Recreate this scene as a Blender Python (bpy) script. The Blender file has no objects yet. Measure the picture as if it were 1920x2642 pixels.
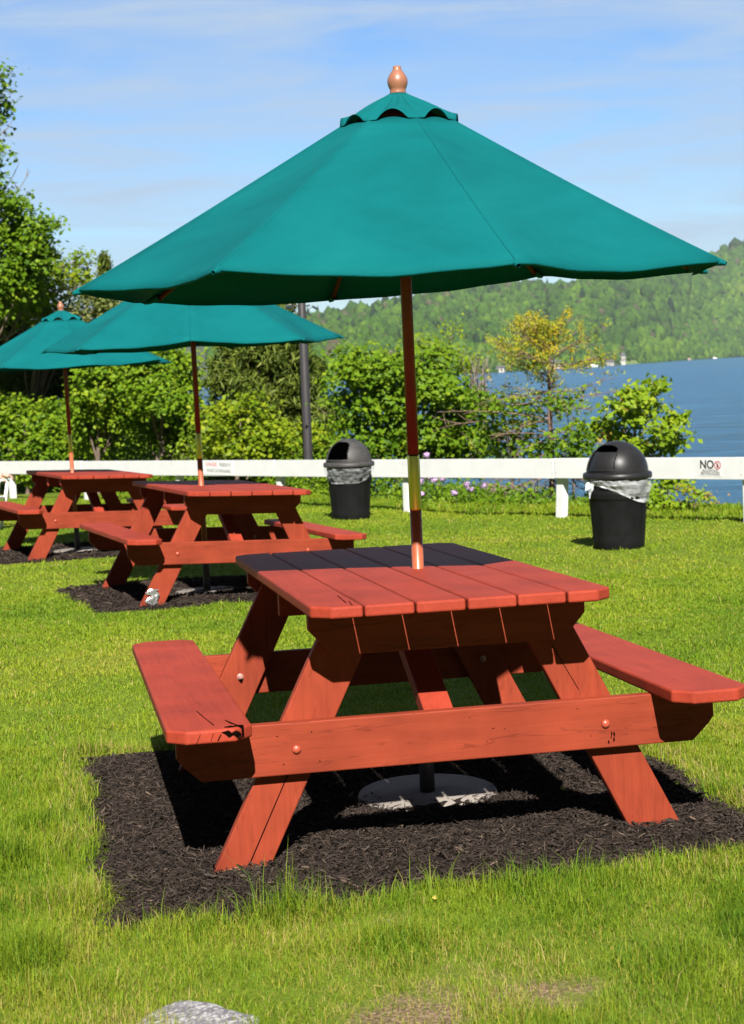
import bpy, bmesh, math, random
import numpy as np
from mathutils import Vector, Matrix, Quaternion
rng = np.random.default_rng(7); random.seed(7)
scene = bpy.context.scene
col = scene.collection
PI = math.pi
def rad(a): return math.radians(a)

# ---------------------------------------------------------------- tagging / linking
def tag(o, label=None, cat=None, group=None, kind=None):
    if label: o['label'] = label
    if cat: o['category'] = cat
    if group: o['group'] = group
    if kind: o['kind'] = kind
    return o
def empty(name, loc=(0,0,0), rz=0.0):
    o = bpy.data.objects.new(name, None); col.objects.link(o)
    o.location = loc; o.rotation_euler = (0,0,rz); o.empty_display_size = .1
    return o
def link_mesh(name, me, mat=None, parent=None):
    o = bpy.data.objects.new(name, me); col.objects.link(o)
    if mat is not None:
        for m in (mat if isinstance(mat,(list,tuple)) else [mat]): me.materials.append(m)
    if parent is not None: o.parent = parent
    return o
def from_bm(name, bm, mat=None, parent=None, smooth=False):
    me = bpy.data.meshes.new(name); bm.normal_update(); bm.to_mesh(me); bm.free()
    if smooth:
        for p in me.polygons: p.use_smooth = True
    return link_mesh(name, me, mat, parent)
def np_mesh(name, verts, tris, attr=None, mat=None, parent=None, smooth=False):
    verts = np.asarray(verts, np.float32); tris = np.asarray(tris, np.int32)
    me = bpy.data.meshes.new(name)
    me.vertices.add(len(verts)); me.vertices.foreach_set('co', verts.ravel())
    k = tris.shape[1]
    me.loops.add(tris.size); me.loops.foreach_set('vertex_index', tris.ravel())
    me.polygons.add(len(tris))
    me.polygons.foreach_set('loop_start', np.arange(0, tris.size, k, dtype=np.int32))
    if attr is not None:
        for an, av in attr.items():
            a = me.attributes.new(an, 'FLOAT', 'POINT'); a.data.foreach_set('value', np.asarray(av, np.float32))
    me.update(calc_edges=True)
    if smooth: me.polygons.foreach_set('use_smooth', np.ones(len(tris), bool))
    return link_mesh(name, me, mat, parent)
def copy_tree(o, parent=None):
    c = o.copy(); col.objects.link(c); c.parent = parent
    for ch in [x for x in bpy.data.objects if x.parent == o]: copy_tree(ch, c)
    return c

# ---------------------------------------------------------------- materials
ALB = .70
def AL(c): return tuple(x*ALB for x in c)
def ALS(st): return [(p, AL(c)) for p, c in st]
def new_mat(name):
    m = bpy.data.materials.new(name); m.use_nodes = True
    nt = m.node_tree; b = nt.nodes['Principled BSDF']
    return m, nt, b
def N(nt, t, **kw):
    n = nt.nodes.new(t)
    for k, v in kw.items():
        if k.startswith('i_'): n.inputs[k[2:].replace('_',' ')].default_value = v
        else: setattr(n, k, v)
    return n
def ramp(nt, stops):
    r = nt.nodes.new('ShaderNodeValToRGB'); e = r.color_ramp.elements
    while len(e) < len(stops): e.new(0.5)
    for i,(p,c) in enumerate(stops):
        e[i].position = p; e[i].color = (*c, 1)
    return r
def texco(nt, scale=(1,1,1), rot=(0,0,0), kind='Object'):
    t = nt.nodes.new('ShaderNodeTexCoord'); mp = nt.nodes.new('ShaderNodeMapping')
    mp.inputs['Scale'].default_value = scale; mp.inputs['Rotation'].default_value = rot
    nt.links.new(t.outputs[kind], mp.inputs['Vector']); return mp
def noise(nt, vec, scale, detail=4, rough=.55, dist=0):
    n = nt.nodes.new('ShaderNodeTexNoise'); n.inputs['Scale'].default_value = scale
    n.inputs['Detail'].default_value = detail; n.inputs['Roughness'].default_value = rough
    n.inputs['Distortion'].default_value = dist
    if vec is not None: nt.links.new(vec.outputs[0], n.inputs['Vector'])
    return n
def bump(nt, b, h, strength=.3, dist=.01):
    bp = nt.nodes.new('ShaderNodeBump'); bp.inputs['Strength'].default_value = strength
    bp.inputs['Distance'].default_value = dist
    nt.links.new(h, bp.inputs['Height']); nt.links.new(bp.outputs[0], b.inputs['Normal']); return bp
def flat_mat(name, c, rough=.5, metal=0, spec=.5, var=.12, nscale=12, bs=.0):
    c = c if metal else AL(c)
    m, nt, b = new_mat(name); tc = texco(nt)
    n = noise(nt, tc, nscale, 5)
    r = ramp(nt, [(.25, tuple(x*(1-var) for x in c)), (.75, tuple(min(1,x*(1+var)) for x in c))])
    nt.links.new(n.outputs['Fac'], r.inputs[0]); nt.links.new(r.outputs[0], b.inputs['Base Color'])
    b.inputs['Roughness'].default_value = rough; b.inputs['Metallic'].default_value = metal
    b.inputs['Specular IOR Level'].default_value = spec
    if bs: bump(nt, b, n.outputs['Fac'], bs, .005)
    return m
def painted_wood(name, grain, c1, c2, rough=.5, crack=.5):
    # stained timber: stretched grain, a few darker streaks, hairline cracks; grain = scale vector (small along the grain)
    c1, c2 = AL(c1), AL(c2)
    m, nt, b = new_mat(name); tc = texco(nt, grain)
    n1 = noise(nt, tc, 1.0, 6, .6, .4); n2 = noise(nt, texco(nt), 5, 4)
    n3 = noise(nt, tc, .55, 3, .5, 1.2)
    r1 = ramp(nt, [(.3, c2), (.62, c1), (.85, tuple(min(1,x*1.08) for x in c1))])
    nt.links.new(n1.outputs['Fac'], r1.inputs[0])
    r2 = ramp(nt, [(.33, (.80,.78,.78)), (.66, (1.06,1.04,1.02))]); nt.links.new(n2.outputs['Fac'], r2.inputs[0])
    mx = N(nt, 'ShaderNodeMix', data_type='RGBA', blend_type='MULTIPLY'); mx.inputs[0].default_value = 1
    nt.links.new(r1.outputs[0], mx.inputs[6]); nt.links.new(r2.outputs[0], mx.inputs[7])
    r3 = ramp(nt, [(.485, (1,1,1)), (.497, (.45,.4,.4)), (.503, (.45,.4,.4)), (.515, (1,1,1))])
    nt.links.new(n3.outputs['Fac'], r3.inputs[0])
    mx2 = N(nt, 'ShaderNodeMix', data_type='RGBA', blend_type='MULTIPLY'); mx2.inputs[0].default_value = crack
    nt.links.new(mx.outputs[2], mx2.inputs[6]); nt.links.new(r3.outputs[0], mx2.inputs[7])
    nt.links.new(mx2.outputs[2], b.inputs['Base Color'])
    b.inputs['Roughness'].default_value = rough; b.inputs['Specular IOR Level'].default_value = .16
    ad = N(nt, 'ShaderNodeMath', operation='ADD'); nt.links.new(n1.outputs['Fac'], ad.inputs[0]); nt.links.new(r3.outputs[0], ad.inputs[1])
    bump(nt, b, ad.outputs[0], .14, .002)
    return m
RED1, RED2 = (.46,.072,.042), (.36,.05,.030)
M = {}
M['wood_u'] = painted_wood('stain_red_rail', (3,45,45), (.325,.052,.022), (.265,.040,.017), .65)
M['wood_v'] = painted_wood('stain_red_plank', (70,3,70), (.385,.052,.026), (.335,.043,.022), .6, .3)
M['wood_l'] = painted_wood('stain_red_leg', (55,60,4), (.335,.053,.022), (.275,.041,.017), .65, .35)
M['raw_wood'] = flat_mat('bare_wood', (.50,.22,.11), .8, var=.3, nscale=30)
M['dark_crack'] = flat_mat('crack_hole_shade', (.006,.003,.002), 1.0, spec=0, var=.4, nscale=60)  # cracks and rot holes, their inner shade put into a near-black colour
M['bolt'] = flat_mat('painted_bolt', (.46,.085,.045), .35)
M['steel'] = flat_mat('nut_steel', (.35,.18,.15), .4, metal=.3)
M['pole'] = flat_mat('pole_hardwood', (.42,.11,.045), .35, var=.2, nscale=20)
M['pole_shaded'] = flat_mat('pole_hardwood_shaded', (.20,.028,.02), .4, spec=.3, var=.2, nscale=20)  # pole wood darkened, the shade under the canopy put into its colour
M['rib_wood'] = flat_mat('dark_rib_wood', (.13,.018,.012), .6, spec=.15)
M['finial'] = flat_mat('finial_wood', (.35,.145,.085), .36, var=.1, nscale=20)
M['brass'] = flat_mat('brass_sleeve', (.55,.45,.10), .25, metal=1, var=.08)
M['stone_base'] = flat_mat('concrete_base', (.27,.235,.205), .9, var=.25, nscale=9, bs=.2)
M['white'] = flat_mat('white_paint', (.80,.80,.81), .55, var=.07, nscale=5)
M['white_plastic'] = flat_mat('white_plastic', (1.0,1.0,1.0), .35, var=.02)
M['sign_white'] = flat_mat('sign_white', (.92,.92,.92), .4, var=.01)
M['ink'] = flat_mat('sign_ink', (.02,.02,.025), .6, var=.0)
M['ink_red'] = flat_mat('sign_ink_red', (.55,.04,.06), .6, var=.0)
M['lamp_post'] = flat_mat('lamp_post_paint', (.045,.04,.045), .45, var=.15, nscale=6)
M['black_plastic'] = flat_mat('black_plastic', (.010,.010,.0105), .6, spec=.08, var=.35, nscale=7, bs=.05)
M['black_lid'] = flat_mat('black_lid', (.018,.017,.018), .40, spec=.25, var=.3, nscale=9)
M['grey_lid'] = flat_mat('weathered_lid', (.055,.052,.052), .55, spec=.3, var=.35, nscale=11)
M['bark'] = flat_mat('bark', (.16,.115,.085), .9, var=.4, nscale=14, bs=.5)
M['bark_grey'] = flat_mat('grey_twig', (.26,.21,.17), .9, var=.3, nscale=14)
M['bark_tam'] = flat_mat('larch_bark', (.24,.15,.115), .9, var=.4, nscale=20, bs=.5)
M['skin'] = flat_mat('skin', (.62,.34,.25), .5, var=.06)
M['pink'] = flat_mat('pink_cotton', (.70,.34,.34), .8, var=.06)
M['denim'] = flat_mat('dark_trousers', (.06,.06,.08), .8)
M['hair'] = flat_mat('brown_hair', (.06,.035,.02), .6)
M['tape'] = flat_mat('torn_foil_tape', (.42,.42,.41), .3, metal=.75, var=.5, nscale=60)
M['stem'] = flat_mat('green_stem', (.08,.16,.03), .6)
M['petal'] = flat_mat('lilac_petal', (.55,.36,.62), .6, var=.25, nscale=40)
M['roof_far'] = flat_mat('far_roof', (.10,.10,.11), .8)
M['wall_far'] = flat_mat('far_wall', (.62,.58,.5), .8)
M['glass_far'] = flat_mat('far_window', (.03,.04,.05), .2)
M['deadleaf'] = flat_mat('yellow_leaf', (.55,.42,.08), .6)

def fabric_mat():
    m, nt, b = new_mat('green_canvas'); tc = texco(nt)
    n = noise(nt, texco(nt, (1,1,2.2)), 1.7, 7, .62, .5); n2 = noise(nt, tc, 220, 3)
    r = ramp(nt, ALS([(.3, (.0008,.102,.112)), (.5, (.0012,.126,.136)), (.7, (.0030,.146,.155))]))
    nt.links.new(n.outputs['Fac'], r.inputs[0]); nt.links.new(r.outputs[0], b.inputs['Base Color'])
    b.inputs['Roughness'].default_value = .85; b.inputs['Specular IOR Level'].default_value = .08
    wv = N(nt, 'ShaderNodeTexNoise'); wv.inputs['Scale'].default_value = 90
    nt.links.new(texco(nt, (1,1,7)).outputs[0], wv.inputs['Vector'])
    ad = N(nt, 'ShaderNodeMath', operation='ADD'); nt.links.new(n2.outputs['Fac'], ad.inputs[0]); nt.links.new(wv.outputs['Fac'], ad.inputs[1])
    wr = noise(nt, texco(nt, (1.2,1.2,5)), 4.5, 5, .6, 1.0)
    a2 = N(nt, 'ShaderNodeMath', operation='MULTIPLY_ADD'); nt.links.new(wr.outputs['Fac'], a2.inputs[0]); a2.inputs[1].default_value = 5.0; nt.links.new(ad.outputs[0], a2.inputs[2])
    bump(nt, b, a2.outputs[0], .30, .003)
    return m
M['canvas'] = fabric_mat()

def leaf_mat(name, stops, transl=.42, rough=.5):
    m = bpy.data.materials.new(name); m.use_nodes = True; nt = m.node_tree
    nt.nodes.clear(); out = N(nt, 'ShaderNodeOutputMaterial')
    a = N(nt, 'ShaderNodeAttribute', attribute_name='tone'); r = ramp(nt, ALS(stops))
    nt.links.new(a.outputs['Fac'], r.inputs[0])
    p = N(nt, 'ShaderNodeBsdfPrincipled'); p.inputs['Roughness'].default_value = rough; p.inputs['Specular IOR Level'].default_value = .15
    nt.links.new(r.outputs[0], p.inputs['Base Color'])
    t = N(nt, 'ShaderNodeBsdfTranslucent'); nt.links.new(r.outputs[0], t.inputs['Color'])
    mx = N(nt, 'ShaderNodeMixShader'); mx.inputs[0].default_value = transl
    nt.links.new(p.outputs[0], mx.inputs[1]); nt.links.new(t.outputs[0], mx.inputs[2]); nt.links.new(mx.outputs[0], out.inputs['Surface'])
    return m
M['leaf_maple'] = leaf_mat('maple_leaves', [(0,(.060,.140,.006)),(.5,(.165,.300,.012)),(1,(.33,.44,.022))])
M['leaf_shaded'] = leaf_mat('shaded_leaves', [(0,(.025,.055,.008)),(.5,(.070,.120,.014)),(1,(.15,.20,.03))])  # green darkened to paint the shadows behind the left shrubs
M['leaf_yellow'] = leaf_mat('yellow_green_leaves', [(0,(.10,.18,.006)),(.5,(.25,.36,.012)),(1,(.42,.46,.025))])
M['leaf_olive'] = leaf_mat('olive_leaves', [(0,(.07,.10,.02)),(.5,(.18,.22,.045)),(1,(.32,.32,.12))])
M['leaf_rust'] = leaf_mat('young_maple_leaves', [(0,(.12,.22,.008)),(.55,(.27,.42,.014)),(.85,(.42,.46,.035)),(1,(.42,.24,.06))])
M['needle_dark'] = leaf_mat('hemlock_needles', [(0,(.028,.055,.008)),(.5,(.105,.155,.018)),(1,(.23,.27,.04))], .25)
M['needle_gold'] = leaf_mat('larch_needles', [(0,(.26,.38,.025)),(.5,(.50,.50,.035)),(1,(.74,.48,.025))], .3)
M['grass'] = leaf_mat('grass_blades', [(0,(.085,.19,.010)),(.35,(.185,.30,.014)),(.62,(.30,.38,.020)),(.82,(.42,.37,.06)),(1,(.52,.40,.16))], .3, .55)

def mulch_mat():
    m, nt, b = new_mat('wood_mulch')
    a = N(nt, 'ShaderNodeAttribute', attribute_name='tone')
    r = ramp(nt, ALS([(0,(.010,.008,.007)),(.5,(.046,.035,.029)),(.9,(.088,.066,.053)),(1,(.20,.14,.10))]))
    nt.links.new(a.outputs['Fac'], r.inputs[0]); nt.links.new(r.outputs[0], b.inputs['Base Color'])
    b.inputs['Roughness'].default_value = .95; b.inputs['Specular IOR Level'].default_value = .05
    return m
M['mulch'] = mulch_mat()
def ground_mat():
    m, nt, b = new_mat('lawn_soil'); tc = texco(nt)
    n1 = noise(nt, tc, .9, 5); n2 = noise(nt, tc, 14, 6); n3 = noise(nt, tc, 90, 4)
    r1 = ramp(nt, ALS([(.35,(.11,.17,.014)),(.6,(.16,.21,.022))])); nt.links.new(n1.outputs['Fac'], r1.inputs[0])
    r2 = ramp(nt, ALS([(.42,(.13,.09,.05)),(.62,(.34,.24,.15))])); nt.links.new(n3.outputs['Fac'], r2.inputs[0])
    a = N(nt, 'ShaderNodeAttribute', attribute_name='bare')
    ad = N(nt, 'ShaderNodeMath', operation='MULTIPLY_ADD'); nt.links.new(n2.outputs['Fac'], ad.inputs[0]); ad.inputs[1].default_value = .6
    nt.links.new(a.outputs['Fac'], ad.inputs[2])
    rr = ramp(nt, [(.62,(0,0,0)),(.85,(1,1,1))]); nt.links.new(ad.outputs[0], rr.inputs[0])
    mx = N(nt, 'ShaderNodeMix', data_type='RGBA'); nt.links.new(rr.outputs[0], mx.inputs[0])
    nt.links.new(r1.outputs[0], mx.inputs[6]); nt.links.new(r2.outputs[0], mx.inputs[7]); nt.links.new(mx.outputs[2], b.inputs['Base Color'])
    b.inputs['Roughness'].default_value = .95; b.inputs['Specular IOR Level'].default_value = .1
    bump(nt, b, n3.outputs['Fac'], .6, .01); return m
M['ground'] = ground_mat()
def water_mat():
    m, nt, b = new_mat('lake_water'); tc = texco(nt, (.55,1,1)); tc2 = texco(nt, (.06,.24,1))
    b.inputs['Base Color'].default_value = (.045,.115,.19,1); b.inputs['Roughness'].default_value = .18; b.inputs['IOR'].default_value = 1.33
    n2 = noise(nt, tc2, 1.0, 6, .68); r = ramp(nt, ALS([(.34,(.002,.045,.150)),(.5,(.022,.135,.320)),(.68,(.070,.240,.460))]))
    nt.links.new(n2.outputs['Fac'], r.inputs[0])
    # an old boat wake: two long calm bands across the water
    g = N(nt, 'ShaderNodeTexCoord'); sx = N(nt, 'ShaderNodeSeparateXYZ'); nt.links.new(g.outputs['Object'], sx.inputs[0])
    wob = noise(nt, texco(nt, (.03,.03,.03)), 1.0, 3); tot = None
    for y0, hw in ((209, 2.2), (191, 2.6), (186, 1.2)):
        a = N(nt, 'ShaderNodeMath', operation='MULTIPLY_ADD'); nt.links.new(wob.outputs['Fac'], a.inputs[0]); a.inputs[1].default_value = 9; nt.links.new(sx.outputs['Y'], a.inputs[2])
        m1 = N(nt, 'ShaderNodeMath', operation='MULTIPLY_ADD'); nt.links.new(sx.outputs['X'], m1.inputs[0]); m1.inputs[1].default_value = .10; nt.links.new(a.outputs[0], m1.inputs[2])
        c = N(nt, 'ShaderNodeMath', operation='COMPARE'); nt.links.new(m1.outputs[0], c.inputs[0]); c.inputs[1].default_value = y0+9.5; c.inputs[2].default_value = hw
        if tot is None: tot = c
        else:
            q = N(nt, 'ShaderNodeMath', operation='MAXIMUM'); nt.links.new(tot.outputs[0], q.inputs[0]); nt.links.new(c.outputs[0], q.inputs[1]); tot = q
    gx = N(nt, 'ShaderNodeMapRange'); nt.links.new(sx.outputs['X'], gx.inputs[0]); gx.inputs[1].default_value = 28; gx.inputs[2].default_value = 45; gx.inputs[3].default_value = 0; gx.inputs[4].default_value = .55
    tm = N(nt, 'ShaderNodeMath', operation='MULTIPLY'); nt.links.new(tot.outputs[0], tm.inputs[0]); nt.links.new(gx.outputs[0], tm.inputs[1])
    mxw = N(nt, 'ShaderNodeMix', data_type='RGBA'); nt.links.new(tm.outputs[0], mxw.inputs[0]); nt.links.new(r.outputs[0], mxw.inputs[6]); mxw.inputs[7].default_value = (.009,.05,.10,1)
    nt.links.new(mxw.outputs[2], b.inputs['Base Color'])
    n = noise(nt, tc, .35, 9, .72, .3); bump(nt, b, n.outputs['Fac'], 1.0, 2.4)
    b.inputs['Specular IOR Level'].default_value = .22
    return m
M['water'] = water_mat()
def rock_mat():
    m, nt, b = new_mat('lichen_rock'); tc = texco(nt)
    n = noise(nt, tc, 14, 7, .65, .6); n2 = noise(nt, tc, 70, 4)
    r = ramp(nt, ALS([(.36,(.14,.13,.145)),(.47,(.25,.235,.255)),(.54,(.36,.34,.36)),(.60,(.66,.64,.62))])); nt.links.new(n.outputs['Fac'], r.inputs[0])
    nt.links.new(r.outputs[0], b.inputs['Base Color']); b.inputs['Roughness'].default_value = .85
    ad = N(nt, 'ShaderNodeMath', operation='ADD'); nt.links.new(n.outputs['Fac'], ad.inputs[0]); nt.links.new(n2.outputs['Fac'], ad.inputs[1])
    bump(nt, b, ad.outputs[0], .6, .012); return m
M['rock'] = rock_mat()
def bag_mat():
    m = bpy.data.materials.new('clear_bin_liner'); m.use_nodes = True; nt = m.node_tree; nt.nodes.clear()
    out = N(nt, 'ShaderNodeOutputMaterial'); tr = N(nt, 'ShaderNodeBsdfTransparent'); p = N(nt, 'ShaderNodeBsdfPrincipled')
    p.inputs['Base Color'].default_value = (.62,.64,.66,1); p.inputs['Roughness'].default_value = .22
    tc = texco(nt, (3,3,14)); n = noise(nt, tc, 3, 5, .6, .8)
    bump(nt, p, n.outputs['Fac'], .3, .010)
    a = N(nt, 'ShaderNodeAttribute', attribute_name='tone')
    r = ramp(nt, [(.40,(.0,.0,.0)),(.66,(1,1,1))]); nt.links.new(n.outputs['Fac'], r.inputs[0])
    mm = N(nt, 'ShaderNodeMath', operation='MULTIPLY_ADD'); nt.links.new(r.outputs[0], mm.inputs[0]); mm.inputs[1].default_value = .28
    nt.links.new(a.outputs['Fac'], mm.inputs[2])
    mx = N(nt, 'ShaderNodeMixShader'); nt.links.new(mm.outputs[0], mx.inputs[0]); nt.links.new(tr.outputs[0], mx.inputs[1]); nt.links.new(p.outputs[0], mx.inputs[2])
    nt.links.new(mx.outputs[0], out.inputs['Surface']); return m
M['bag'] = bag_mat()
def forest_mat():
    m, nt, b = new_mat('far_forest'); a = N(nt, 'ShaderNodeAttribute', attribute_name='tone')
    r = ramp(nt, ALS([(0,(.016,.040,.020)),(.25,(.038,.084,.020)),(.6,(.076,.170,.022)),(.88,(.150,.255,.030)),(1,(.12,.10,.07))]))
    nt.links.new(a.outputs['Fac'], r.inputs[0])
    n = noise(nt, texco(nt), .55, 4, .7); r2 = ramp(nt, [(.35,(.55,.55,.55)),(.65,(1.15,1.15,1.1))]); nt.links.new(n.outputs['Fac'], r2.inputs[0])
    mx = N(nt, 'ShaderNodeMix', data_type='RGBA', blend_type='MULTIPLY'); mx.inputs[0].default_value = 1
    nt.links.new(r.outputs[0], mx.inputs[6]); nt.links.new(r2.outputs[0], mx.inputs[7]); nt.links.new(mx.outputs[2], b.inputs['Base Color'])
    b.inputs['Roughness'].default_value = .9; b.inputs['Specular IOR Level'].default_value = .1
    bump(nt, b, n.outputs['Fac'], 1.0, 1.5); return m
M['forest'] = forest_mat()
M['hill'] = flat_mat('hill_floor', (.05,.075,.025), .95, var=.4, nscale=.02)

# ---------------------------------------------------------------- camera (matched to the photograph by fitting the table's corners)
FPX, PITCH, ROLL, H = 4253.92, .0883, -.0392, 1.4688
CX, CY = 960.0, 1321.0
cp, sp = math.cos(PITCH), math.sin(PITCH)
Fv = np.array([0, cp, -sp]); U0 = np.array([0, sp, cp]); R0 = np.array([1.,0,0])
Rv = math.cos(ROLL)*R0 + math.sin(ROLL)*U0; Uv = -math.sin(ROLL)*R0 + math.cos(ROLL)*U0
cam_d = bpy.data.cameras.new('camera'); cam = bpy.data.objects.new('camera', cam_d); col.objects.link(cam)
cam.matrix_world = Matrix(((Rv[0],Uv[0],-Fv[0],0),(Rv[1],Uv[1],-Fv[1],0),(Rv[2],Uv[2],-Fv[2],H),(0,0,0,1)))
cam_d.sensor_fit = 'HORIZONTAL'; cam_d.sensor_width = 36; cam_d.lens = 36*FPX/1920
cam_d.clip_start = .1; cam_d.clip_end = 20000
cam_d.dof.use_dof = True; cam_d.dof.focus_distance = 5.6; cam_d.dof.aperture_fstop = 11
scene.camera = cam
def W(px, py, Y):
    d = Fv + (px-CX)/FPX*Rv - (py-CY)/FPX*Uv
    return np.array([0,0,H]) + d*(Y/d[1])

# ---------------------------------------------------------------- ground shape
TX, TY, X0, Y0 = .0048, -.029, .0733, 5.4722
def sstep(a, b, x):
    t = np.clip((x-a)/(b-a), 0, 1); return t*t*(3-2*t)
def fence_s(x, y): return ((np.asarray(x)*1.25+np.asarray(y))-21.8)/1.6
LAKE_Z = -8.03
def gz(x, y):
    x = np.asarray(x, float); y = np.asarray(y, float)
    z = TX*(x-X0)+TY*(y-Y0) + np.clip(sstep(6, 11, y)*(-.03*(x-1.2)), 0, .07)
    s = fence_s(x, y)
    e = np.clip(s-1.6, 0, None)
    z = z - np.where(e < 2, .12*e*e, .24*2+ .48*(e-2) - .24*1.0)*1.0
    z = z + .012*np.sin(x*2.1+y*.7)*np.sin(y*1.3-x*.4)*sstep(7.5, 9, y)
    return np.maximum(z, LAKE_Z-1.6)
def bare(x, y):   # worn earth near the photographer
    b = np.exp(-(((x-.02)/.17)**2+((y-3.46)/.17)**2)) + .9*np.exp(-(((x+.02)/.10)**2+((y-4.15)/.08)**2)) + .8*np.exp(-(((x-.36)/.16)**2+((y-3.55)/.11)**2)) + .45*np.exp(-(((x-.2)/.5)**2+((y-3.75)/.15)**2))
    b = b + .3*np.exp(-(((x-.62)/.1)**2+((y-3.95)/.15)**2))
    return np.clip(.72*b, 0, 1)
def grid_mesh(name, xs, ys, zf, mat, attr=None):
    X, Y = np.meshgrid(xs, ys); Z = zf(X, Y)
    v = np.stack([X.ravel(), Y.ravel(), Z.ravel()], 1); nx = len(xs)
    i = np.arange((len(ys)-1)*(nx-1)); r = i//(nx-1)*nx + i % (nx-1)
    q = np.stack([r, r+1, r+nx+1, r+nx], 1)
    at = {k: f(X.ravel(), Y.ravel()) for k, f in (attr or {}).items()}
    return np_mesh(name, v, q, at, mat, smooth=True)
xs = np.concatenate([np.arange(-80,-12,2), np.arange(-12,12,.1), np.arange(12,80.1,2)])
ys = np.concatenate([np.arange(-40,3,2), np.arange(3,30,.1), np.arange(30,70,1)])
tag(grid_mesh('ground', xs, ys, gz, M['ground'], {'bare': bare}), kind='structure')

# ---------------------------------------------------------------- table frames
def frame(x, y, z, yaw, tx, ty, sv=1.0):
    c, s = math.cos(yaw), math.sin(yaw)
    a = Vector((c, s, tx*c+ty*s)).normalized(); b = Vector((-s, c, -tx*s+ty*c)).normalized(); k = a.cross(b).normalized(); b = k.cross(a)
    m = Matrix(((a.x, b.x, k.x, x),(a.y, b.y, k.y, y),(a.z, b.z, k.z, z),(0,0,0,1)))
    return m @ Matrix.Diagonal((1, sv, 1, 1))
T1 = frame(.0733, 5.4722, 0, .1921, .0048, -.029)
T2 = frame(-1.1498, 11.9265, -.1372, .3576, -.0414, -.0279, .924)
T3 = frame(-2.8337, 16.2883, -.2568, .3909, -.0353, -.0308, .948)

# ---------------------------------------------------------------- mesh helpers
def prism(bm, poly, axis, a, b, bev=.004, seg=2, mi=0):
    """extrude a 2-D outline along an axis; bevel its edges"""
    t = bmesh.new()
    def P(p, h):
        if axis == 'z': return (p[0], p[1], h)
        if axis == 'y': return (p[0], h, p[1])
        return (h, p[0], p[1])
    lo = [t.verts.new(P(p, a)) for p in poly]; hi = [t.verts.new(P(p, b)) for p in poly]
    n = len(poly)
    t.faces.new(lo); t.faces.new(hi[::-1])
    for i in range(n): t.faces.new((lo[i], hi[i], hi[(i+1) % n], lo[(i+1) % n]))
    bmesh.ops.recalc_face_normals(t, faces=t.faces[:])
    if bev: bmesh.ops.bevel(t, geom=t.edges[:], offset=bev, segments=seg, affect='EDGES', profile=.5)
    for f in t.faces: f.material_index = mi; f.smooth = False
    me = bpy.data.meshes.new('tmp'); t.to_mesh(me); t.free(); bm.from_mesh(me); bpy.data.meshes.remove(me)
def box(bm, x0, x1, y0, y1, z0, z1, bev=.003, mi=0, seg=2):
    prism(bm, [(x0,y0),(x1,y0),(x1,y1),(x0,y1)], 'z', z0, z1, bev, seg, mi)
def lathe(bm, prof, n=32, cx=0, cy=0, smooth=True, mi=0, cap=True):
    rings = []
    for (r, z) in prof:
        rings.append([bm.verts.new((cx+r*math.cos(2*PI*i/n), cy+r*math.sin(2*PI*i/n), z)) for i in range(n)])
    for j in range(len(rings)-1):
        for i in range(n):
            f = bm.faces.new((rings[j][i], rings[j][(i+1) % n], rings[j+1][(i+1) % n], rings[j+1][i])); f.smooth = smooth; f.material_index = mi
    if cap:
        for ring, rev in ((rings[0], True), (rings[-1], False)):
            f = bm.faces.new(ring[::-1] if rev else ring); f.material_index = mi
def tube_np(pts, radii, n=6):
    """verts, quads for a tapered tube"""
    pts = np.asarray(pts, float); k = len(pts)
    tang = np.gradient(pts, axis=0); tang /= np.linalg.norm(tang, axis=1)[:,None]+1e-9
    ref = np.array([0,0,1.]) if abs(tang[0][2]) < .9 else np.array([1.,0,0])
    V = []
    for i in range(k):
        a = np.cross(tang[i], ref); a /= np.linalg.norm(a)+1e-9; b = np.cross(tang[i], a)
        ang = np.arange(n)*2*PI/n
        V.append(pts[i] + radii[i]*(np.cos(ang)[:,None]*a + np.sin(ang)[:,None]*b))
    V = np.concatenate(V); Q = []
    for i in range(k-1):
        for j in range(n):
            Q.append((i*n+j, i*n+(j+1) % n, (i+1)*n+(j+1) % n, (i+1)*n+j))
    return V, np.array(Q)
class Geo:
    def __init__(s): s.v, s.f, s.n = [], [], 0
    def add(s, v, f): s.v.append(v); s.f.append(np.asarray(f)+s.n); s.n += len(v)
    def tube(s, pts, radii, n=6): s.add(*tube_np(pts, radii, n))
    def build(s, name, mat, parent=None, smooth=True):
        return np_mesh(name, np.concatenate(s.v), np.concatenate(s.f), None, mat, parent, smooth)
def tube(bm, p0, p1, r0, r1=None, n=12, mi=0):
    V, Q = tube_np([p0, p1], [r0, r1 if r1 is not None else r0], n)
    vs = [bm.verts.new(v) for v in V]
    for q in Q:
        f = bm.faces.new([vs[i] for i in q]); f.smooth = True; f.material_index = mi
    for f in (vs[:n][::-1], vs[n:]):
        ff = bm.faces.new(f); ff.material_index = mi

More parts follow.
